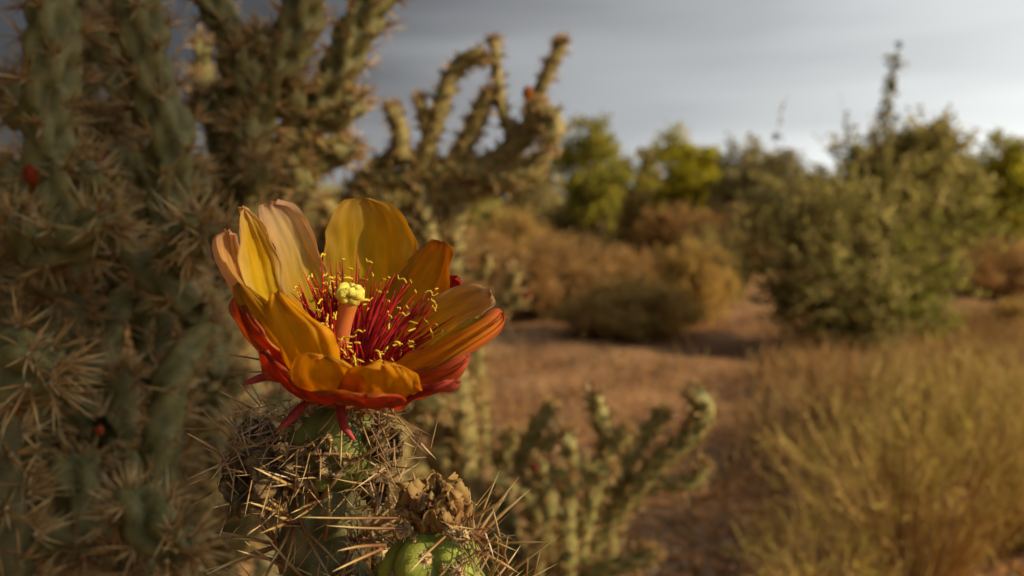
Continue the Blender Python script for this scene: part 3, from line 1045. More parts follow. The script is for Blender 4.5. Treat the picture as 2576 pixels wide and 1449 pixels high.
# --- sunlit cholla arms behind the flower
base_b = np.array((-.06, 1.02, 0.0))
cB = empty('cholla_cactus', tuple(base_b), 'sunlit cholla with bent arms and an orange bud behind the yellow flower', 'cactus', 'cholla cacti around the yellow flower')
CAB, CBB = (.13, .115, .036), (.27, .21, .07)
ARMS = [
    ([(1285, 330, .96), (1266, 285, .95), (1252, 200, .95), (1243, 95, .95)], [.008, .0075, .0072, .0068]),
    ([(1050, 440, .97), (1085, 340, .96), (1112, 255, .95), (1140, 185, .95), (1185, 145, .945), (1225, 152, .94)], [.011, .0115, .011, .0105, .0105, .0095]),
    ([(1335, 290, .96), (1370, 200, .95), (1417, 98, .94)], [.0085, .0085, .008]),
    ([(1150, 440, .98), (1250, 400, .97), (1310, 350, .96), (1350, 300, .95), (1345, 250, .945)], [.013, .0135, .015, .0155, .012]),
    ([(1330, 300, .95), (1375, 290, .94), (1392, 330, .93), (1370, 370, .925)], [.012, .0135, .014, .010]),
    ([(1010, 400, .95), (1003, 320, .945), (980, 258, .94)], [.011, .011, .008]),
    ([(1075, 330, .96), (1062, 280, .955), (1055, 240, .95)], [.008, .008, .007]),
    ([(1090, 480, .98), (1150, 400, .97), (1195, 310, .96), (1232, 225, .95)], [.0125, .013, .0125, .010]),
    ([(930, 450, .98), (1050, 450, .97), (1160, 430, .96), (1250, 455, .95), (1330, 430, .95), (1385, 370, .95)], [.013, .013, .0125, .012, .012, .009]),
    ([(880, 480, 1.0), (960, 410, .99), (1030, 395, .98), (1100, 410, .97)], .011),
    ([(700, 560, 1.0), (760, 470, .98), (800, 400, .96), (790, 350, .95)], [.014, .0135, .013, .010]),
    ([(1000, 560, 1.0), (1090, 500, .98), (1180, 480, .97), (1240, 470, .96)], .012),
    ([(1150, 700, 1.0), (1215, 690, .99), (1225, 630, .98)], .0075),
    ([(1190, 800, 1.0), (1250, 760, .99), (1285, 720, .985), (1300, 675, .98)], .0085),
    ([(1230, 790, 1.0), (1280, 775, .985), (1318, 745, .98)], .0075),
]
for pts, rad in ARMS:
    branch(cB, px_path(pts), np.asarray(rad) * .9, cnt=11, lo=.006, hi=.015, step=.0045, seg=14, ca=CAB, cb=CBB, tub=(.018, .009))
for tip, r in [((1050, 440, .97), .014), ((930, 450, .98), .015), ((1150, 440, .98), .014), ((700, 560, 1.0), .015), ((880, 480, 1.0), .013), ((1000, 560, 1.0), .013), ((1090, 480, .98), .013), ((1150, 700, 1.0), .011), ((1190, 800, 1.0), .011)]:
    z = P(*tip)
    b = base_b + np.array((rng.normal() * .03, rng.normal() * .03, -.02))
    m = b * .4 + z * .6 + rng.normal(size=3) * .03
    branch(cB, [b, m, z], [.022, r * 1.1, r * .85], cnt=9, lo=.010, hi=.02, step=.006, seg=14, ca=CAB, cb=CBB)
k = tries = 0
while k < 34 and tries < 4000:
    tries += 1
    px, py, d = rng.uniform(660, 1240), rng.uniform(470, 1250), rng.uniform(.93, 1.15)
    b = P(px, py, d)
    e = b + nrm(rng.normal(size=3) * np.array((.9, .6, .6)) + np.array((0, 0, .7))) * rng.uniform(.06, .16)
    qx, qy, qd = proj(e)
    if qy < 445 or qx > 1230 or (qx > 1040 and qy < 560) or e[2] < .05:
        continue
    branch(cB, [b, (b + e) / 2 + rng.normal(size=3) * .01, e], [.010, .011, .010], cnt=9, lo=.010, hi=.02, step=.006, seg=12, ca=CAB, cb=CBB)
    k += 1
small_bloom(cB, P(1330, 258, .945), (-.1, -.3, 1), .016, (.50, .26, .03), (.50, .07, .02))
small_bloom(cB, P(1315, 750, .97), (.6, -.3, .5), .010, (.45, .12, .06), (.40, .05, .05))
small_bloom(cB, P(690, 205, .62), (.4, -.3, .6), .004, (.45, .12, .06), (.40, .05, .05))

# --- low cholla, lower right
base_c = np.array((.10, 1.12, 0.0))
cC = empty('cholla_cactus', tuple(base_c), 'low green cholla with upright sunlit arms on the bare soil below the flower', 'cactus', 'cholla cacti around the yellow flower')
CAC, CBC = (.11, .12, .036), (.29, .25, .085)
LOW = [
    ([(1330, 1700, 1.10), (1430, 1500, 1.04), (1490, 1375, 1.02), (1570, 1265, 1.0), (1650, 1170, .98), (1730, 1100, .965), (1772, 1030, .955), (1735, 975, .945)], [.015, .014, .0135, .0125, .0125, .0125, .0125, .0105]),
    ([(1450, 1460, 1.05), (1500, 1330, 1.03), (1560, 1200, 1.01), (1610, 1110, 1.0), (1680, 1030, .985)], [.013, .012, .0115, .011, .010]),
    ([(1450, 1400, 1.0), (1490, 1240, .98), (1525, 1130, .97), (1512, 1060, .965), (1490, 985, .96)], [.012, .0115, .011, .0105, .009]),
    ([(1525, 1140, .96), (1555, 1110, .955), (1585, 1075, .95)], [.009, .0095, .009]),
    ([(1400, 1480, 1.04), (1350, 1320, 1.02), (1312, 1190, 1.01), (1345, 1085, 1.0), (1395, 1018, .99)], [.013, .012, .0115, .011, .0095]),
    ([(1430, 1420, .98), (1425, 1290, .97), (1440, 1180, .96), (1420, 1080, .955)], [.0115, .011, .0105, .009]),
    ([(1330, 1520, 1.02), (1265, 1370, 1.01), (1215, 1260, 1.0), (1180, 1150, .99)], [.012, .0115, .011, .0095]),
    ([(1540, 1300, 1.02), (1640, 1225, 1.0), (1735, 1215, .985), (1778, 1165, .98)], [.010, .0095, .009, .008]),
    ([(1430, 1500, 1.02), (1500, 1440, .99), (1580, 1418, .975), (1655, 1385, .965)], [.012, .0115, .011, .0095]),
    ([(1250, 1480, 1.06), (1150, 1330, 1.05), (1110, 1200, 1.04), (1130, 1090, 1.03)], .011),
    ([(1350, 1400, .97), (1380, 1260, .955), (1350, 1150, .95)], .010),
    ([(1290, 1350, 1.08), (1260, 1200, 1.07), (1290, 1080, 1.06)], .011),
    ([(1370, 1330, .96), (1330, 1250, .955), (1290, 1225, .95)], .009),
]
for pts, rad in LOW:
    branch(cC, px_path(pts), np.asarray(rad) * .92, cnt=12, lo=.006, hi=.017, step=.0042, seg=16, ca=CAC, cb=CBC, tub=(.020, .0095))
for tip, r in [((1330, 1700, 1.10), .015), ((1450, 1460, 1.05), .013), ((1450, 1400, 1.0), .013), ((1400, 1480, 1.04), .013), ((1430, 1420, .98), .012), ((1330, 1520, 1.02), .012), ((1430, 1500, 1.02), .012), ((1250, 1480, 1.06), .012), ((1350, 1400, .97), .011), ((1290, 1350, 1.08), .012), ((1370, 1330, .96), .010), ((1540, 1300, 1.02), .010)]:
    z = P(*tip)
    b = base_c + np.array((rng.normal() * .03, rng.normal() * .03, -.02))
    m = b * .4 + z * .6 + rng.normal(size=3) * .02
    branch(cC, [b, m, z], [.020, r * 1.1, r * .95], cnt=9, lo=.010, hi=.02, step=.006, seg=14, ca=CAC, cb=CBC)
k = tries = 0
while k < 13 and tries < 4000:
    tries += 1
    pa = LOW[rng.integers(0, len(LOW))][0]
    t_ = rng.uniform(.25, .8); i_ = int(t_ * (len(pa) - 1)); w_ = t_ * (len(pa) - 1) - i_
    b = P(*pa[i_]) * (1 - w_) + P(*pa[min(i_ + 1, len(pa) - 1)]) * w_
    e = b + nrm(rng.normal(size=3) * np.array((.8, .6, .4)) + np.array((.35, 0, .55))) * rng.uniform(.035, .085)
    qx, qy, qd = proj(e)
    if qx > 1560 or qy < 1080:
        continue
    branch(cC, [b, (b + e) / 2 + rng.normal(size=3) * .006, e], [.007, .0085, .0075], cnt=11, lo=.006, hi=.016, step=.0045, seg=14, ca=CAC, cb=CBC, tub=(.018, .009))
    k += 1
small_bloom(cC, P(1340, 1180, .94), (.3, -.6, .6), .011, (.45, .12, .08), (.42, .06, .06))
small_bloom(cC, P(1490, 975, .955), (.0, -.3, 1), .007, (.40, .16, .08), (.40, .07, .06))

# ------------------------------------------------------------------ foreground cholla with the flower
base_f = np.array((-.045, .245, 0.0))
cF = empty('cholla_cactus', tuple(base_f), 'spiny cholla stem bearing the large open yellow and red flower', 'cactus', 'cholla cacti around the yellow flower')
SPINE_PARENTS = []


def fg_stem(name, pts, rad, ca, cb, tub, bump, step=.0011, seg=44, vis=True, phase=None):
    mb = MB()
    ar = cholla_stem(mb, pts, rad, step=step, seg=seg, ca=ca, cb=cb, tub=tub, bump=bump, phase=phase)
    o = mb.build(name, M['stem'], cF)
    ROOT[o.name] = (0, 0, 0)
    return o, ar


def child(mb, name, mat, parent, smooth=True):
    o = mb.build(name, mat, None, smooth)
    o.parent = parent
    return o


def one_spine(parent, a, z, r=.0006, bend=None, cols=None, name='spine'):
    mb = MB()
    a, z = np.asarray(a), np.asarray(z)
    L = np.linalg.norm(z - a)
    m = (a + z) / 2 + rng.normal(size=3) * L * .02 + (0 if bend is None else np.asarray(bend))
    n = 6
    p = catmull([a, m, z], n)
    rr = np.array((1.0, 1.0, .92, .75, .5, .06)) * r
    t, N, B = frames(p)
    ang = np.arange(6) * math.pi / 3
    v = (p[:, None] + (N[:, None] * np.cos(ang)[None, :, None] + B[:, None] * np.sin(ang)[None, :, None]) * rr[:, None, None]).reshape(-1, 3)
    f = [(i * 6 + j, i * 6 + (j + 1) % 6, i * 6 + 6 + (j + 1) % 6, i * 6 + 6 + j) for i in range(n - 1) for j in range(6)]
    cb_, cm_, ct_ = cols or (SP_B, SP_M, SP_T)
    k = rng.uniform(.75, 1.25)
    c = np.array([cb_, cb_, (np.asarray(cb_) + cm_) / 2, cm_, ct_, ct_]) * k
    mb.add(v, f, np.repeat(c, 6, axis=0))
    return child(mb, name, M['spine'], parent)


def woolly(parent, p, nn, s, c=(.45, .34, .15)):
    """areole cushion: small fuzzy dome with a tuft of short bristles"""
    mb = MB()
    a = nrm(np.cross(nn, (.3, .8, .1))); b = np.cross(nn, a)
    v, f = [], []
    R, Sg = 5, 11
    for i in range(R):
        ph = i / (R - 1) * math.pi * .62
        for j in range(Sg):
            th = j * 2 * math.pi / Sg
            rr = s * rng.uniform(.45, .95)
            v.append(p + (nn * math.cos(ph) + (a * math.cos(th) + b * math.sin(th)) * math.sin(ph)) * rr)
    for i in range(R - 1):
        for j in range(Sg):
            k = (j + 1) % Sg
            f.append((i * Sg + j, i * Sg + k, i * Sg + Sg + k, i * Sg + Sg + j))
    mb.add(v, f, np.asarray(c) * rng.uniform(.8, 1.15))
    m = 60
    d = rng.normal(size=(m, 3)) * .8 + nn; d /= np.linalg.norm(d, axis=1)[:, None]
    twig_lines(mb, p + d * s * .4, p + d * s * rng.uniform(.7, 1.35, (m, 1)), s * .09, s * .03, pick([np.asarray(c) * 1.15, np.asarray(c) * .8], m))
    return child(mb, 'areole', M['areole'], parent)


# green young fruit below the flower, stem below it, second stem with a withered bloom
fruit, ar_fruit = fg_stem('fruit', [P(838, 1200, .209), P(845, 1130, .2075), P(855, 1060, .207), P(868, 1008, .207)], [.0085, .0115, .0120, .0115], (.10, .125, .022), (.18, .20, .04), (.012, .0100), .24, step=.0008, seg=48)
stem, ar_stem = fg_stem('stem', [(-.045, .245, -.01), (-.050, .235, .35), P(842, 1800, .222), P(832, 1600, .2175), P(820, 1450, .214), P(812, 1300, .212), P(832, 1170, .2095)], [.014, .012, .0108, .0106, .0104, .0098, .0088], (.085, .09, .03), (.18, .165, .07), (.020, .0095), .42, step=.0013, seg=40)
bud_stem, ar_bud = fg_stem('bud_stem', [(-.040, .243, .25), P(1000, 1900, .215), P(1085, 1640, .197), P(1092, 1500, .190), P(1085, 1400, .187), P(1080, 1325, .186)], [.010, .0105, .0108, .0112, .0112, .0095], (.15, .19, .025), (.31, .35, .055), (.011, .0095), .40, step=.001, seg=48)


def facing(p, nn):
    return nn @ nrm(CAM - p)


cnt_sp = 0
# wool and spines, only what the photograph shows: areoles in or near the frame that face the camera or the outline
for o, ar, lo, hi, k0, ws in ((fruit, ar_fruit, .004, .013, 3, .0019), (stem, ar_stem, .010, .023, 8, .0013), (bud_stem, ar_bud, .009, .022, 9, .0018)):
    rest = []
    for (p, nn, t, r) in ar:
        x, y, d = proj(p)
        if y > 1700 or p[2] < .6:
            rest.append((p, nn, t, r)); continue
        fc = facing(p, nn)
        if fc > -.25:
            woolly(o, p, nn, ws * rng.uniform(.75, 1.15), c=(.50, .38, .16) if o is not stem else (.30, .24, .14))
        k = max(2, int(rng.normal(k0, 1.3)))
        if y > 1530 or fc < -.45:
            rest.append((p, nn, t, r)); continue
        for i in range(k):
            d_ = nrm(rng.normal(size=3) * .75 + nn * .8 + t * .1)
            if d_ @ nn < 0: d_ = nrm(d_ + nn * .7)
            z = p + d_ * rng.uniform(lo, hi)
            zx, zy, zd = proj(z)
            if zy < 985 and o is not fruit: continue
            if o is fruit and zy < 1000: continue
            if cnt_sp < 240:
                one_spine(o, p - nn * .0006, z, rng.uniform(.00032, .00062))
                cnt_sp += 1
    if rest:
        mb = MB()
        A, Z = spines_at(rest, 8, lo, hi)
        spine_mesh(mb, A, Z, .0004, SP_B, SP_M, SP_T)
        q = child(mb, 'spines', M['spine'], o, False); q['kind'] = 'stuff'

# long spines that can be picked out one by one in the photograph: (base, tip) in picture units, depth
HERO = [
    (578, 1157, 469, 1089, .198, .195, 7), (550, 1194, 473, 1221, .198, .196, 5), (533, 1239, 480, 1275, .198, .197, 5), (641, 1031, 550, 982, .203, .200, 5),
    (655, 905, 540, 890, .205, .203, 4), (690, 935, 585, 938, .206, .200, 4), (975, 1022, 1045, 1101, .200, .195, 5), (859, 1040, 857, 1174, .193, .186, 5),
    (805, 1131, 805, 1211, .194, .190, 6), (990, 1146, 1017, 1224, .201, .199, 5), (1047, 1245, 1037, 1183, .188, .184, 6), (1017, 1254, 1061, 1181, .190, .187, 4),
    (1058, 1236, 1086, 1211, .188, .186, 3), (818, 1359, 825, 1217, .200, .192, 7), (750, 1296, 743, 1206, .202, .199, 5), (765, 1292, 793, 1194, .202, .199, 5),
    (750, 1296, 829, 1449, .201, .192, 8), (1020, 1329, 821, 1322, .181, .172, 6), (1005, 1303, 754, 1301, .180, .170, 5), (968, 1371, 848, 1386, .178, .165, 7),
    (968, 1378, 836, 1438, .178, .165, 7), (1170, 1311, 1277, 1254, .185, .182, 8), (1193, 1344, 1307, 1389, .184, .180, 6), (1193, 1332, 1262, 1332, .185, .184, 4),
    (1279, 1431, 1238, 1269, .184, .184, 7), (1193, 1363, 1307, 1344, .184, .180, 6), (1193, 1386, 1305, 1442, .182, .178, 9), (1144, 1303, 1138, 1258, .184, .183, 4),
    (1252, 1404, 1250, 1348, .184, .183, 4), (1264, 1412, 1279, 1344, .184, .183, 5), (1324, 1449, 1328, 1400, .184, .183, 4), (1343, 1446, 1360, 1382, .184, .182, 4),
    (713, 1412, 596, 1384, .201, .194, 7), (724, 1434, 615, 1361, .201, .195, 6), (713, 1404, 743, 1356, .200, .197, 4), (860, 1000, 790, 1030, .196, .190, 4),
    (950, 1050, 985, 1135, .199, .194, 6), (900, 1040, 935, 1130, .196, .190, 5), (760, 1120, 660, 1175, .198, .192, 5), (780, 1105, 700, 1180, .197, .191, 4),
    (925, 1150, 985, 1080, .199, .194, 4), (850, 1160, 905, 1160, .198, .192, 3), (700, 1100, 600, 1130, .200, .196, 4), (830, 1205, 745, 1205, .198, .190, 5),
    (935, 1120, 995, 1190, .198, .193, 5), (960, 1270, 900, 1215, .196, .190, 5), (940, 1290, 960, 1200, .195, .190, 5), (860, 1010, 800, 1090, .195, .186, 5),
    (920, 1350, 955, 1255, .193, .187, 6), (700, 1290, 625, 1340, .201, .196, 4), (690, 1200, 640, 1145, .198, .193, 5), (580, 1270, 552, 1350, .200, .198, 3),
    (625, 1220, 603, 1290, .199, .196, 4), (602, 1215, 598, 1150, .198, .195, 4), (690, 1380, 700, 1290, .200, .194, 5), (1120, 1349, 1030, 1440, .176, .168, 6),
]
for (x0, y0, x1, y1, d0, d1, wd) in HERO:
    par = bud_stem if x0 > 960 and y0 > 1230 else (fruit if y0 < 1170 else stem)
    one_spine(par, P(x0, y0, d0), P(x1, y1, d1), wd * .5 * d0 / FV * 1.3)

# red pointed scales hanging below the petals
SC = [([(862, 1000, .190), (858, 1040, .187), (868, 1075, .185), (892, 1108, .184)], [.0011, .0011, .0010, .0003]),
      ([(775, 1008, .193), (745, 1038, .190), (722, 1062, .188), (698, 1080, .187)], [.0008, .0011, .0009, .0003]),
      ([(705, 942, .203), (665, 948, .200), (635, 958, .198), (610, 968, .197)], [.0011, .0011, .0008, .0002]),
      ([(975, 1012, .194), (992, 1020, .192), (1006, 1024, .191), (1015, 1016, .190)], [.0008, .0008, .0006, .0002])]
for pts, rr in SC:
    mb = MB()
    q = np.hstack([np.array(px_path(pts)), np.array(rr)[:, None]])
    q = catmull(q, 16)
    tube(mb, q[:, :3], q[:, 3], ((.30, .02, .015), (.36, .05, .05)), seg=10)
    child(mb, 'scale', M['scale'], fruit)


# dried old fruits: dark shrivelled cups with crumpled rims
def dried(name, c, axis, r, h, ca, cb, parent, hollow=True, seed=1):
    rg = np.random.default_rng(seed)
    mb = MB()
    axis = nrm(axis); a = nrm(np.cross(axis, (.2, .9, .1))); b = np.cross(axis, a)
    Sg = 40
    prof = [(.35, 0), (.75, .12), (.97, .35), (1.02, .6), (.95, .82), (.80, .98)] + ([(.62, .96), (.52, .75), (.40, .52), (.05, .45)] if hollow else [(.5, 1.06), (.05, 1.08)])
    prof = catmull([(x, y, 0) for x, y in prof], 30)
    v, f, cs = [], [], []
    fx = rg.uniform(0, 6.28, 6)
    for i, (pr, ph, _) in enumerate(prof):
        for j in range(Sg):
            th = j * 2 * math.pi / Sg
            wob = 1 + .13 * math.sin(5 * th + fx[0] + ph * 4) + .09 * math.sin(9 * th + fx[1] - ph * 6) + .06 * math.sin(14 * ph + 3 * th + fx[2]) + rg.normal() * .035
            v.append(c + axis * h * (ph + rg.normal() * .012) + (a * math.cos(th) + b * math.sin(th)) * r * pr * wob)
            w = np.clip(.5 + .5 * math.sin(5 * th + fx[0] + ph * 4) + rg.normal() * .2, 0, 1)
            cs.append(np.asarray(ca) * (1 - w) + np.asarray(cb) * w)
    n = len(prof)
    for i in range(n - 1):
        for j in range(Sg):
            k = (j + 1) % Sg
            f.append((i * Sg + j, i * Sg + k, i * Sg + Sg + k, i * Sg + Sg + j))
    mb.add(v, f, np.array(cs))
    o = child(mb, name, M['dried'], parent)
    return o


DK, DB = (.055, .038, .019), (.17, .115, .052)
axl = P(585, 1220, .193) - P(690, 1195, .205)
dried('dried_fruit', P(690, 1195, .205), axl, .0076, .0125, DK, DB, stem, True, 3)
dried('dried_fruit', P(770, 1165, .2005), P(770, 1165, .19) - P(775, 1150, .20), .0048, .006, (.10, .065, .03), (.26, .18, .09), stem, True, 5)
dried('dried_fruit', P(835, 1163, .1985), P(836, 1172, .19) - P(835, 1160, .20), .0036, .005, (.13, .09, .045), (.30, .22, .11), stem, True, 8)
dried('dried_fruit', P(945, 1125, .206), P(1000, 1090, .200) - P(945, 1125, .206), .0050, .0070, (.05, .035, .02), (.24, .17, .09), stem, True, 11)
dried('dried_fruit', P(930, 1230, .204), P(975, 1240, .196) - P(930, 1230, .204), .0036, .006, DK, (.16, .10, .05), stem, True, 13)
dried('dried_fruit', P(700, 1105, .216), P(590, 1078, .216) - P(700, 1105, .216), .0036, .0100, (.06, .048, .032), (.13, .10, .06), stem, False, 17)
# tufts of bristles on the dried fruits
for (x, y, d, k, R) in ((735, 1050, .202, 26, 50), (945, 1050, .199, 44, 55), (880, 1290, .201, 26, 80), (930, 1330, .199, 34, 70), (690, 1140, .199, 26, 60), (840, 1420, .203, 26, 80), (1180, 1380, .181, 40, 60), (630, 1085, .212, 60, 60), (600, 1150, .196, 26, 55), (690, 1180, .198, 26, 70), (760, 1215, .198, 20, 60), (985, 1110, .199, 30, 70), (650, 1270, .199, 26, 60), (960, 1190, .198, 26, 70), (800, 1150, .196, 16, 60)):
    mb = MB()
    c = P(x, y, d)
    A = c + rng.normal(size=(k, 3)) * R * .5 / FV * d
    dd = rng.normal(size=(k, 3)); dd[:, 1] -= .4; dd /= np.linalg.norm(dd, axis=1)[:, None]
    spine_mesh(mb, A, A + dd * rng.uniform(.004, .014, (k, 1)), .00024, (.24, .12, .05), (.38, .25, .11), (.52, .40, .22))
    q = child(mb, 'bristles', M['spine'], stem, False); q['kind'] = 'stuff'


# withered bloom on the second stem: crumpled papery petals
def withered():
    for i in range(20):
        th = i * 2.39996
        rg = np.random.default_rng(100 + i)
        mb = MB()
        c0 = P(1098, 1318, .186)
        ex, ez, ey = RGT, UPV, FWD
        e = ex * math.cos(th) + ey * math.sin(th); sd = -ex * math.sin(th) + ey * math.cos(th)
        L, Wd = rg.uniform(.005, .0115), rg.uniform(.0025, .0055)
        out = rg.uniform(.1, .95)
        n, m = 12, 9
        v = []
        fz = rg.uniform(0, 6, 6)
        for a_ in np.linspace(0, 1, n):
            for b_ in np.linspace(-1, 1, m):
                w = Wd * math.sin(math.pi * min(1, .15 + a_ * .75)) * b_
                z = L * a_ * (1.0 - .35 * out * a_) + .0011 * math.sin(9 * a_ + 4 * b_ + fz[0])
                rr_ = .0035 + .006 * out * a_ + .0014 * math.sin(7 * b_ + 6 * a_ + fz[1]) + .0007 * math.sin(13 * b_ + 9 * a_ + fz[2])
                v.append(c0 + e * rr_ + sd * w + ez * z + rg.normal(size=3) * .00028 * (.3 + a_))
        f = [(x * m + y, x * m + y + 1, x * m + m + y + 1, x * m + m + y) for x in range(n - 1) for y in range(m - 1)]
        pal = [((.50, .28, .11), (.62, .43, .18)), ((.46, .12, .10), (.55, .33, .16)), ((.54, .33, .11), (.66, .46, .18))][i % 3 if i % 2 else 0]
        w = np.linspace(0, 1, n).repeat(m)[:, None]
        mb.add(v, f, np.asarray(pal[0]) * (1 - w) + np.asarray(pal[1]) * w)
        o = child(mb, 'withered_petal', M['leaf'], bud_stem)
        o.modifiers.new('thickness', 'SOLIDIFY').thickness = .0003


withered()
for (x, y, d, s) in ((1020, 1335, .182, .0026), (1165, 1350, .182, .0030), (1068, 1405, .176, .0024), (1150, 1440, .177, .0024), (960, 1385, .178, .0020), (1130, 1330, .181, .0022)):
    c = P(x, y, d)
    woolly(bud_stem, c, nrm(CAM - c), s * .85, c=(.56, .42, .22))

# ------------------------------------------------------------------ the flower
flower = bpy.data.objects.new('flower', None)
col.objects.link(flower)
flower.empty_display_size = .03
flower.parent = cF
flower.location = Vector(P(875, 1000, .207) - base_f)
FLOC = Vector(P(875, 1000, .207))
AX0 = P(876, 985, D0 + .008)
AX1 = P(905, 700, D0 - .012)
AXD = nrm(AX1 - AX0)


def fchild(o):
    o.parent = flower
    o.matrix_parent_inverse = Matrix.Translation(-FLOC)
    return o


YEL, YEL2 = (.82, .62, .006), (.80, .56, .008)
ORA, RED, PNK = (.78, .36, .005), (.62, .065, .022), (.66, .26, .20)
PALE = (.78, .60, .36)
BLUSH = (.74, .42, .30)

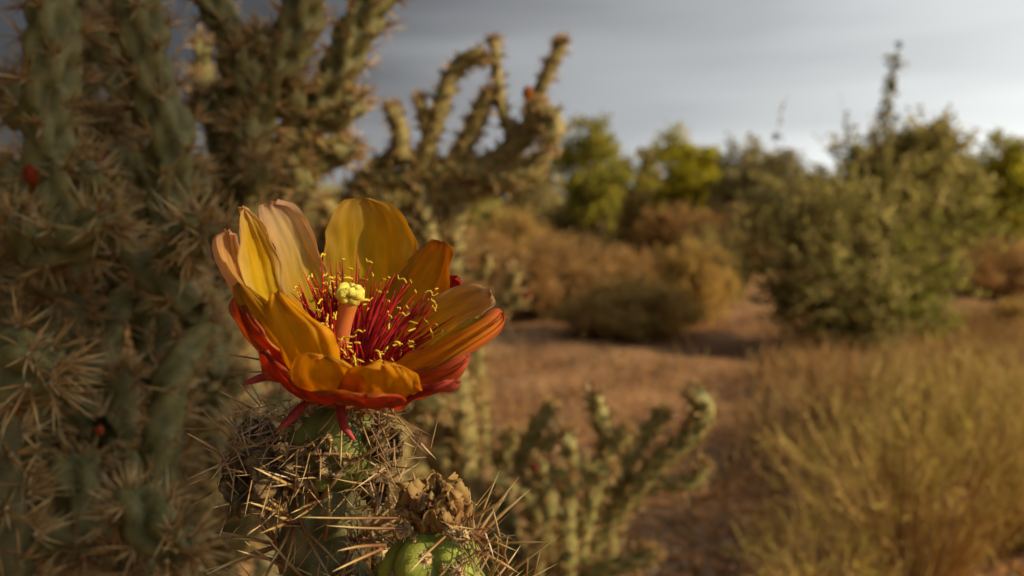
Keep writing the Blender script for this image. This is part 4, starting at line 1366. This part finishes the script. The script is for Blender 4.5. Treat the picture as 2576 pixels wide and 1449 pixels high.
# rows from base to tip: Lx, Ly, Ldz, Rx, Ry, Rdz, Mdz (dz in mm from D0); colours: inner base, inner tip, outer base, outer tip, edge
PETALS = [
    # back outer tips
    ([(880, 960, 10, 905, 960, 10, 12), (960, 830, 17, 1010, 830, 16, 19), (1020, 690, 20, 1080, 700, 19, 22), (1032, 645, 20, 1068, 650, 20, 22), (1040, 628, 20, 1056, 632, 20, 21)], YEL, ORA, ORA, RED, PNK),
    ([(890, 960, 9, 915, 965, 8, 11), (1000, 850, 14, 1045, 865, 11, 15), (1080, 755, 14, 1130, 775, 10, 15), (1112, 712, 14, 1158, 735, 10, 14), (1138, 692, 13, 1162, 705, 11, 13)], ORA, RED, RED, RED, RED),
    # tall back petal
    ([(860, 960, 8, 905, 960, 8, 9), (822, 820, 14, 985, 835, 13, 18), (818, 690, 14, 1025, 722, 13, 21), (818, 610, 14, 1043, 640, 13, 23), (827, 555, 14, 1034, 568, 14, 23), (846, 522, 16, 1010, 532, 16, 22), (866, 506, 18, 985, 513, 18, 21), (888, 497, 19, 958, 500, 19, 20)], YEL, (.74, .50, .02), ORA, (.66, .34, .05), (.76, .50, .12)),
    # pale pink back left petal
    ([(850, 960, 8, 885, 960, 8, 9), (740, 830, 8, 858, 800, 13, 14), (708, 720, 7, 826, 700, 13, 15), (692, 630, 7, 806, 635, 12, 15), (664, 562, 7, 782, 562, 12, 14), (652, 528, 9, 752, 524, 12, 13), (655, 514, 10, 735, 513, 12, 12), (664, 507, 11, 718, 507, 11, 11)], YEL, (.84, .67, .34), ORA, (.80, .50, .28), (.80, .52, .34)),
    # far left pale outer petal
    ([(845, 975, 6, 870, 970, 7, 7), (655, 860, -2, 720, 850, 3, 3), (588, 725, -2, 645, 735, 3, 4), (553, 688, -3, 622, 680, 3, 4), (536, 632, -3, 607, 622, 1, 3), (538, 602, -3, 601, 588, 0, 1), (556, 586, -2, 594, 579, -1, 0)], (.80, .44, .01), (.82, .55, .20), ORA, (.82, .52, .20), (.82, .56, .40)),
    # left upright yellow petal
    ([(845, 970, 6, 872, 960, 8, 8), (680, 850, -6, 785, 850, 5, 3), (625, 740, -10, 716, 735, -1, -2), (605, 660, -12, 699, 652, -3, -1), (597, 590, -12, 668, 588, -6, -3), (600, 543, -10, 636, 541, -7, -6), (604, 523, -9, 615, 522, -8, -8)], YEL, YEL2, ORA, ORA, PALE),
    # right back petal
    ([(880, 955, 8, 905, 955, 6, 9), (915, 830, 13, 1020, 855, 6, 14), (965, 735, 14, 1100, 778, 6, 15), (1018, 665, 13, 1128, 718, 6, 14), (1055, 630, 13, 1140, 672, 6, 13), (1078, 610, 12, 1142, 635, 8, 12), (1088, 605, 12, 1137, 610, 9, 11)], YEL2, (.62, .33, .010), ORA, ORA, (.62, .27, .03)),
    # right petal
    ([(890, 960, 4, 915, 965, 2, 5), (945, 850, 4, 1035, 905, -9, 2), (1025, 782, 4, 1120, 865, -13, 2), (1110, 738, 2, 1172, 818, -14, 1), (1160, 717, 0, 1236, 787, -14, -2), (1200, 714, -2, 1248, 764, -10, -4), (1226, 729, -3, 1240, 745, -6, -4)], YEL, (.64, .40, .09), ORA, ORA, PALE),
    # right lower petal, outside seen, orange
    ([(905, 970, -2, 935, 1000, -4, -4), (985, 912, -15, 1015, 972, -22, -20), (1065, 876, -20, 1105, 930, -29, -27), (1148, 832, -22, 1182, 886, -29, -28), (1208, 806, -22, 1242, 846, -27, -26), (1246, 784, -21, 1268, 820, -24, -23), (1257, 778, -20, 1270, 798, -21, -21)], (.78, .38, .006), (.76, .28, .012), (.78, .38, .006), (.76, .28, .012), (.66, .14, .09)),
    # its folded-in yellow margin
    ([(1068, 878, -18, 1078, 892, -20, -19), (1130, 832, -19, 1150, 848, -22, -21), (1190, 800, -20, 1208, 815, -23, -22), (1218, 792, -20, 1234, 804, -22, -21)], YEL, (.66, .46, .10), YEL, (.66, .46, .10), (.68, .50, .18)),
    # left lower orange petal
    ([(850, 990, 4, 875, 985, 4, 2), (700, 925, -14, 810, 905, -20, -19), (640, 856, -18, 745, 840, -25, -23), (606, 790, -18, 700, 785, -23, -21), (590, 742, -17, 652, 738, -19, -19), (588, 716, -16, 618, 712, -17, -17)], YEL, YEL, (.60, .27, .006), (.62, .34, .01), (.62, .34, .08)),
    # red lower left outer petal
    ([(850, 1005, 4, 870, 990, 4, 1), (700, 958, -8, 765, 925, -18, -16), (640, 873, -15, 690, 865, -26, -24), (603, 822, -15, 652, 822, -24, -22), (587, 775, -14, 626, 778, -20, -19), (586, 748, -13, 602, 748, -16, -15)], ORA, ORA, RED, (.64, .12, .02), (.70, .36, .22)),
    # front left orange petal
    ([(836, 1004, -4, 900, 990, -6, -7), (735, 945, -23, 862, 940, -28, -28), (695, 855, -32, 846, 862, -35, -36), (677, 802, -34, 826, 822, -36, -37), (672, 768, -34, 782, 796, -36, -37), (678, 745, -34, 736, 764, -35, -36), (688, 735, -34, 708, 741, -34, -34)], YEL, YEL, (.76, .34, .005), (.80, .44, .008), (.78, .40, .01)),
    # front petal below it
    ([(825, 1015, -14, 905, 1012, -16, -17), (752, 992, -27, 925, 995, -29, -30), (724, 952, -34, 922, 958, -37, -38), (732, 912, -37, 906, 930, -40, -40.5), (752, 893, -39, 878, 916, -41, -41.5), (782, 887, -40.5, 848, 902, -42, -42)], YEL, YEL, (.72, .28, .005), (.78, .38, .008), (.80, .46, .05)),
    # front centre petal
    ([(850, 1018, -16, 940, 1020, -16, -18), (846, 998, -29, 1035, 1004, -26, -31), (856, 962, -37, 1060, 978, -33, -39), (872, 936, -41, 1052, 952, -38, -41.5), (896, 920, -43, 1028, 934, -40, -42.5), (930, 915, -44, 998, 919, -42, -43.5)], YEL, YEL, (.72, .28, .005), (.80, .40, .008), (.76, .32, .01)),
    # right lower red petal
    ([(900, 1010, -2, 940, 1020, -2, -4), (975, 955, -20, 1016, 1016, -20, -23), (1055, 928, -26, 1092, 986, -28, -30), (1118, 911, -28, 1150, 960, -30, -32), (1162, 896, -28, 1174, 928, -30, -31), (1177, 889, -28, 1182, 905, -28, -28)], (.74, .28, .01), (.66, .12, .03), (.74, .28, .01), (.66, .12, .03), (.70, .22, .18)),
    # red outer petals round the bottom
    ([(830, 1012, 2, 880, 1018, 2, -2), (742, 988, -16, 800, 1008, -20, -22), (690, 942, -24, 752, 968, -33, -33), (664, 905, -24, 712, 922, -34, -33), (655, 880, -24, 675, 892, -29, -28)], ORA, ORA, (.60, .075, .02), (.62, .08, .035), (.66, .20, .14)),
    ([(850, 1010, 2, 930, 1018, 2, -4), (800, 1008, -16, 968, 1028, -14, -24), (760, 990, -30, 1012, 1016, -28, -40), (790, 980, -36, 1020, 1006, -34, -45), (840, 988, -42, 985, 1003, -42, -46), (890, 996, -45, 940, 1003, -45, -46)], ORA, ORA, (.64, .10, .012), (.60, .07, .02), (.62, .12, .06)),
    ([(900, 1018, 2, 950, 1024, 2, -2), (985, 1000, -18, 1000, 1026, -16, -22), (1050, 978, -28, 1082, 992, -26, -32), (1105, 960, -31, 1128, 970, -29, -33), (1140, 948, -30, 1150, 955, -29, -30)], ORA, ORA, RED, (.62, .08, .05), (.68, .24, .18)),
]


def petal(rows, ib, it, ob, ot, edge, idx):
    rg = np.random.default_rng(500 + idx)
    rows = np.asarray(rows, float)
    n, m = 44, 29
    Lp = np.array([P(r[0], r[1], D0 + r[2] * .001) for r in rows])
    Rp = np.array([P(r[3], r[4], D0 + r[5] * .001) for r in rows])
    Mp = np.array([P((r[0] + r[3]) / 2, (r[1] + r[4]) / 2, D0 + (.6 * r[6] + .2 * r[2] + .2 * r[5]) * .001) for r in rows])
    # round the tip off with one closing row
    tip = Mp[-1] + (Mp[-1] - Mp[-2]) * .05
    Lp = np.vstack([Lp, (Lp[-1] + tip * 3) / 4]); Rp = np.vstack([Rp, (Rp[-1] + tip * 3) / 4]); Mp = np.vstack([Mp, tip])
    S3 = catmull(np.hstack([Mp, Lp, Rp]), n)
    Mq, Lq, Rq = S3[:, :3], S3[:, 3:6], S3[:, 6:9]
    u = np.linspace(-1, 1, m)
    u = np.sign(u) * np.abs(u) ** .9
    g = np.zeros((n, m, 3))
    for j, t in enumerate(u):
        g[:, j] = Lq * (t * (t - 1) / 2) + Mq * (1 - t * t) + Rq * (t * (t + 1) / 2)
    # ruffled margin and soft folds
    v = np.linspace(0, 1, n)[:, None]
    U = u[None]
    f1, f2, f3, f4 = rg.uniform(0, 6.28, 4)
    nn = np.cross(np.gradient(g, axis=0), np.gradient(g, axis=1)); nn /= np.linalg.norm(nn, axis=2)[..., None] + 1e-12
    rim = np.maximum(np.abs(U) ** 4, np.clip((v - .85) / .15, 0, 1) ** 2) * np.clip(v * 3, 0, 1)
    ruf = (.00055 * np.sin(15 * v + f1 + 2 * U) + .00035 * np.sin(31 * v + 7 * U + f2)) * rim
    fold = .00035 * np.sin(5 * U + f3 + 3 * v) * np.clip(v * 2, 0, 1) + .00018 * np.sin(13 * U + f4) * np.clip(v * 2, 0, 1)
    crk = sum(.00013 / (k_ ** .5) * np.sin(rg.uniform(9, 26) * k_ * U + rg.uniform(8, 22) * k_ * v + rg.uniform(0, 6.28)) for k_ in (1, 1, 1.6, 1.6)) * np.clip(v * 2 - .3, 0, 1)
    g = g + nn * (ruf + fold + crk)[..., None]
    # small nicks along the margin
    nick = 1 + (.016 * np.sin(23 * v + f2) + .012 * np.sin(51 * v + f3)) * np.abs(U) ** 6
    g = Mq[:, None] + (g - Mq[:, None]) * nick[..., None]
    # which side looks into the cup
    cen = g.reshape(-1, 3).mean(0)
    axp = AX0 + AXD * ((cen - AX0) @ AXD) + AXD * .004
    nn = np.cross(np.gradient(g, axis=0), np.gradient(g, axis=1)); nn /= np.linalg.norm(nn, axis=2)[..., None] + 1e-12
    if (nn.reshape(-1, 3).mean(0) @ (axp - cen)) < 0:
        nn = -nn
        flip = True
    else:
        flip = False
    th = .00022 * np.clip(1.2 - rim, .35, 1)
    vi = (g + nn * th[..., None]).reshape(-1, 3); vo = (g - nn * th[..., None]).reshape(-1, 3)
    q = n * m
    f = []
    for i in range(n - 1):
        for j in range(m - 1):
            a, b, c, d = i * m + j, i * m + j + 1, (i + 1) * m + j + 1, (i + 1) * m + j
            f.append((a, d, c, b) if flip else (a, b, c, d))
            f.append((q + a, q + b, q + c, q + d) if flip else (q + a, q + d, q + c, q + b))
    loop = [i * m for i in range(n)] + [(n - 1) * m + j for j in range(1, m)] + [i * m + m - 1 for i in range(n - 2, -1, -1)] + list(range(m - 2, 0, -1))
    for a, b in zip(loop, loop[1:] + loop[:1]):
        f.append((a, b, q + b, q + a))
    e = np.clip(rim * .75 + np.clip((v - .80) / .2, 0, 1) * .25, 0, 1)[..., None]
    t = np.clip((v - .42) / .55, 0, 1)[..., None] + np.zeros((1, m, 1))
    t = t * t * (3 - 2 * t)
    mott = 1 + .07 * np.sin(9 * U + 7 * v + f1)[..., None]
    ci = (np.asarray(ib) * (1 - t) + np.asarray(it) * t) * mott
    co = (np.asarray(ob) * (1 - t) + np.asarray(ot) * t) * mott
    ci = ci * (1 - e * .8) + np.asarray(edge) * e * .8
    co = co * (1 - e * .7) + np.asarray(edge) * e * .7
    mb = MB()
    mb.add(np.vstack([vi, vo]), f, np.vstack([ci.reshape(-1, 3), co.reshape(-1, 3)]))
    me = mb.mesh('petal')
    uvl = me.uv_layers.new(name="UVMap")
    UVv = np.stack([np.broadcast_to(U * .5 + .5 + idx * 1.7, (n, m)), np.broadcast_to(v + idx * .37, (n, m))], -1).reshape(-1, 2)
    UVv = np.vstack([UVv, UVv])
    li = np.zeros(len(me.loops), np.int32); me.loops.foreach_get("vertex_index", li)
    uvl.data.foreach_set("uv", UVv[li].astype(np.float32).ravel())
    return fchild(link('petal', me, M['petal']))


for i, (rows, ib, it, ob, ot, ed) in enumerate(PETALS):
    petal(rows, ib, it, ob, ot, ed, i)

# receptacle cup that closes the bottom of the flower
mb = MB()
tube(mb, [AX0 - AXD * .006, AX0 - AXD * .001, AX0 + AXD * .004, AX0 + AXD * .008], [.0075, .0085, .0065, .003], ((.12, .14, .03), (.45, .10, .02)), seg=20, n=10)
fchild(mb.build('receptacle', M['style']))

# style and stigma
sb, stp = P(846, 905, D0 - .004), P(880, 752, D0 - .010)
mb = MB()
tube(mb, [sb, P(853, 850, D0 - .006), P(866, 800, D0 - .008), stp], [.0026, .0025, .0022, .0023], ((.52, .12, .05), (.60, .20, .045)), seg=18, n=22)
fchild(mb.build('style', M['style']))
sd = nrm(stp - sb)
sa = nrm(np.cross(sd, (.2, .9, .1))); sc_ = np.cross(sd, sa)
for k in range(6):
    th = k * 1.05 + .3
    e = sa * math.cos(th) + sc_ * math.sin(th)
    e2 = -sa * math.sin(th) + sc_ * math.cos(th)
    o_ = rng.uniform(.7, 1.15)
    mb = MB()
    w1, w2 = rng.normal(size=2) * .0007
    q = catmull(np.hstack([np.array([stp - sd * .0010 + e * .0004, stp + e * .0015 * o_ + sd * .0002 + e2 * w1, stp + e * .0021 * o_ + sd * .0018 + e2 * (w1 + w2), stp + e * .0017 * o_ + sd * .0026 - e2 * w2, stp + e * .0009 * o_ + sd * rng.uniform(.0022, .0034)]),
                             np.array([.0010, .0012, .00125, .0010, .0005])[:, None]]), 18)
    q[:, 3] *= 1 + .16 * np.sin(np.arange(18) * 1.3 + k)
    tube(mb, q[:, :3], q[:, 3], ((.66, .52, .05), (.74, .64, .12)), seg=10)
    fchild(mb.build('stigma_lobe', M['stigma']))

# stamens
FB = P(885, 925, D0 - .002)
E1 = nrm(np.cross(AXD, FWD)); E2 = nrm(np.cross(AXD, E1))
nf = 270
for i in range(nf):
    th = i * 2.39996 + rng.normal() * .12
    e = E1 * math.cos(th) + E2 * math.sin(th)
    front = e @ -FWD                       # 1 towards the camera
    base = FB + e * rng.uniform(.0025, .0055) + AXD * rng.uniform(-.002, .001)
    hgt = rng.uniform(.011, .0235) * (1 - .42 * max(0, front)) * (1 - .25 * max(0, e @ RGT))
    rho = rng.uniform(.0060, .0190) * (1 - .25 * max(0, front)) * (1 + .28 * max(0, e @ RGT))
    tip = FB + e * rho + AXD * hgt
    mid = base * .5 + tip * .5 - AXD * rng.uniform(-.0012, .0016) + e * rng.uniform(-.0006, .0016) + rng.normal(size=3) * .0008
    mb = MB()
    k = rng.uniform(.8, 1.25)
    tube(mb, [base, mid, tip], [.00036, .00040, .00008], (tuple(np.array((.42, .045, .06)) * k), tuple(np.array((.50, .014, .014)) * k)), seg=5, n=9)
    fchild(mb.build('filament', M['filament']))
    if rng.uniform() < .42:
        continue
    mb = MB()
    d = nrm(tip - mid)
    s = nrm(np.cross(d, rng.normal(size=3)))
    L = rng.uniform(.0008, .0027)
    q = tip + d * .0001
    pts = [q - s * L * .15, q + s * L * .3 + d * L * rng.uniform(.1, .4), q + s * L * .7 + d * L * rng.uniform(-.1, .3), q + s * L + d * L * rng.uniform(.2, .6)]
    tube(mb, pts, [.00022, .00026, .00024, .00014], tuple(np.array((.66, .46, .035)) * rng.uniform(.85, 1.1)), seg=5, n=8)
    fchild(mb.build('anther', M['anther']))
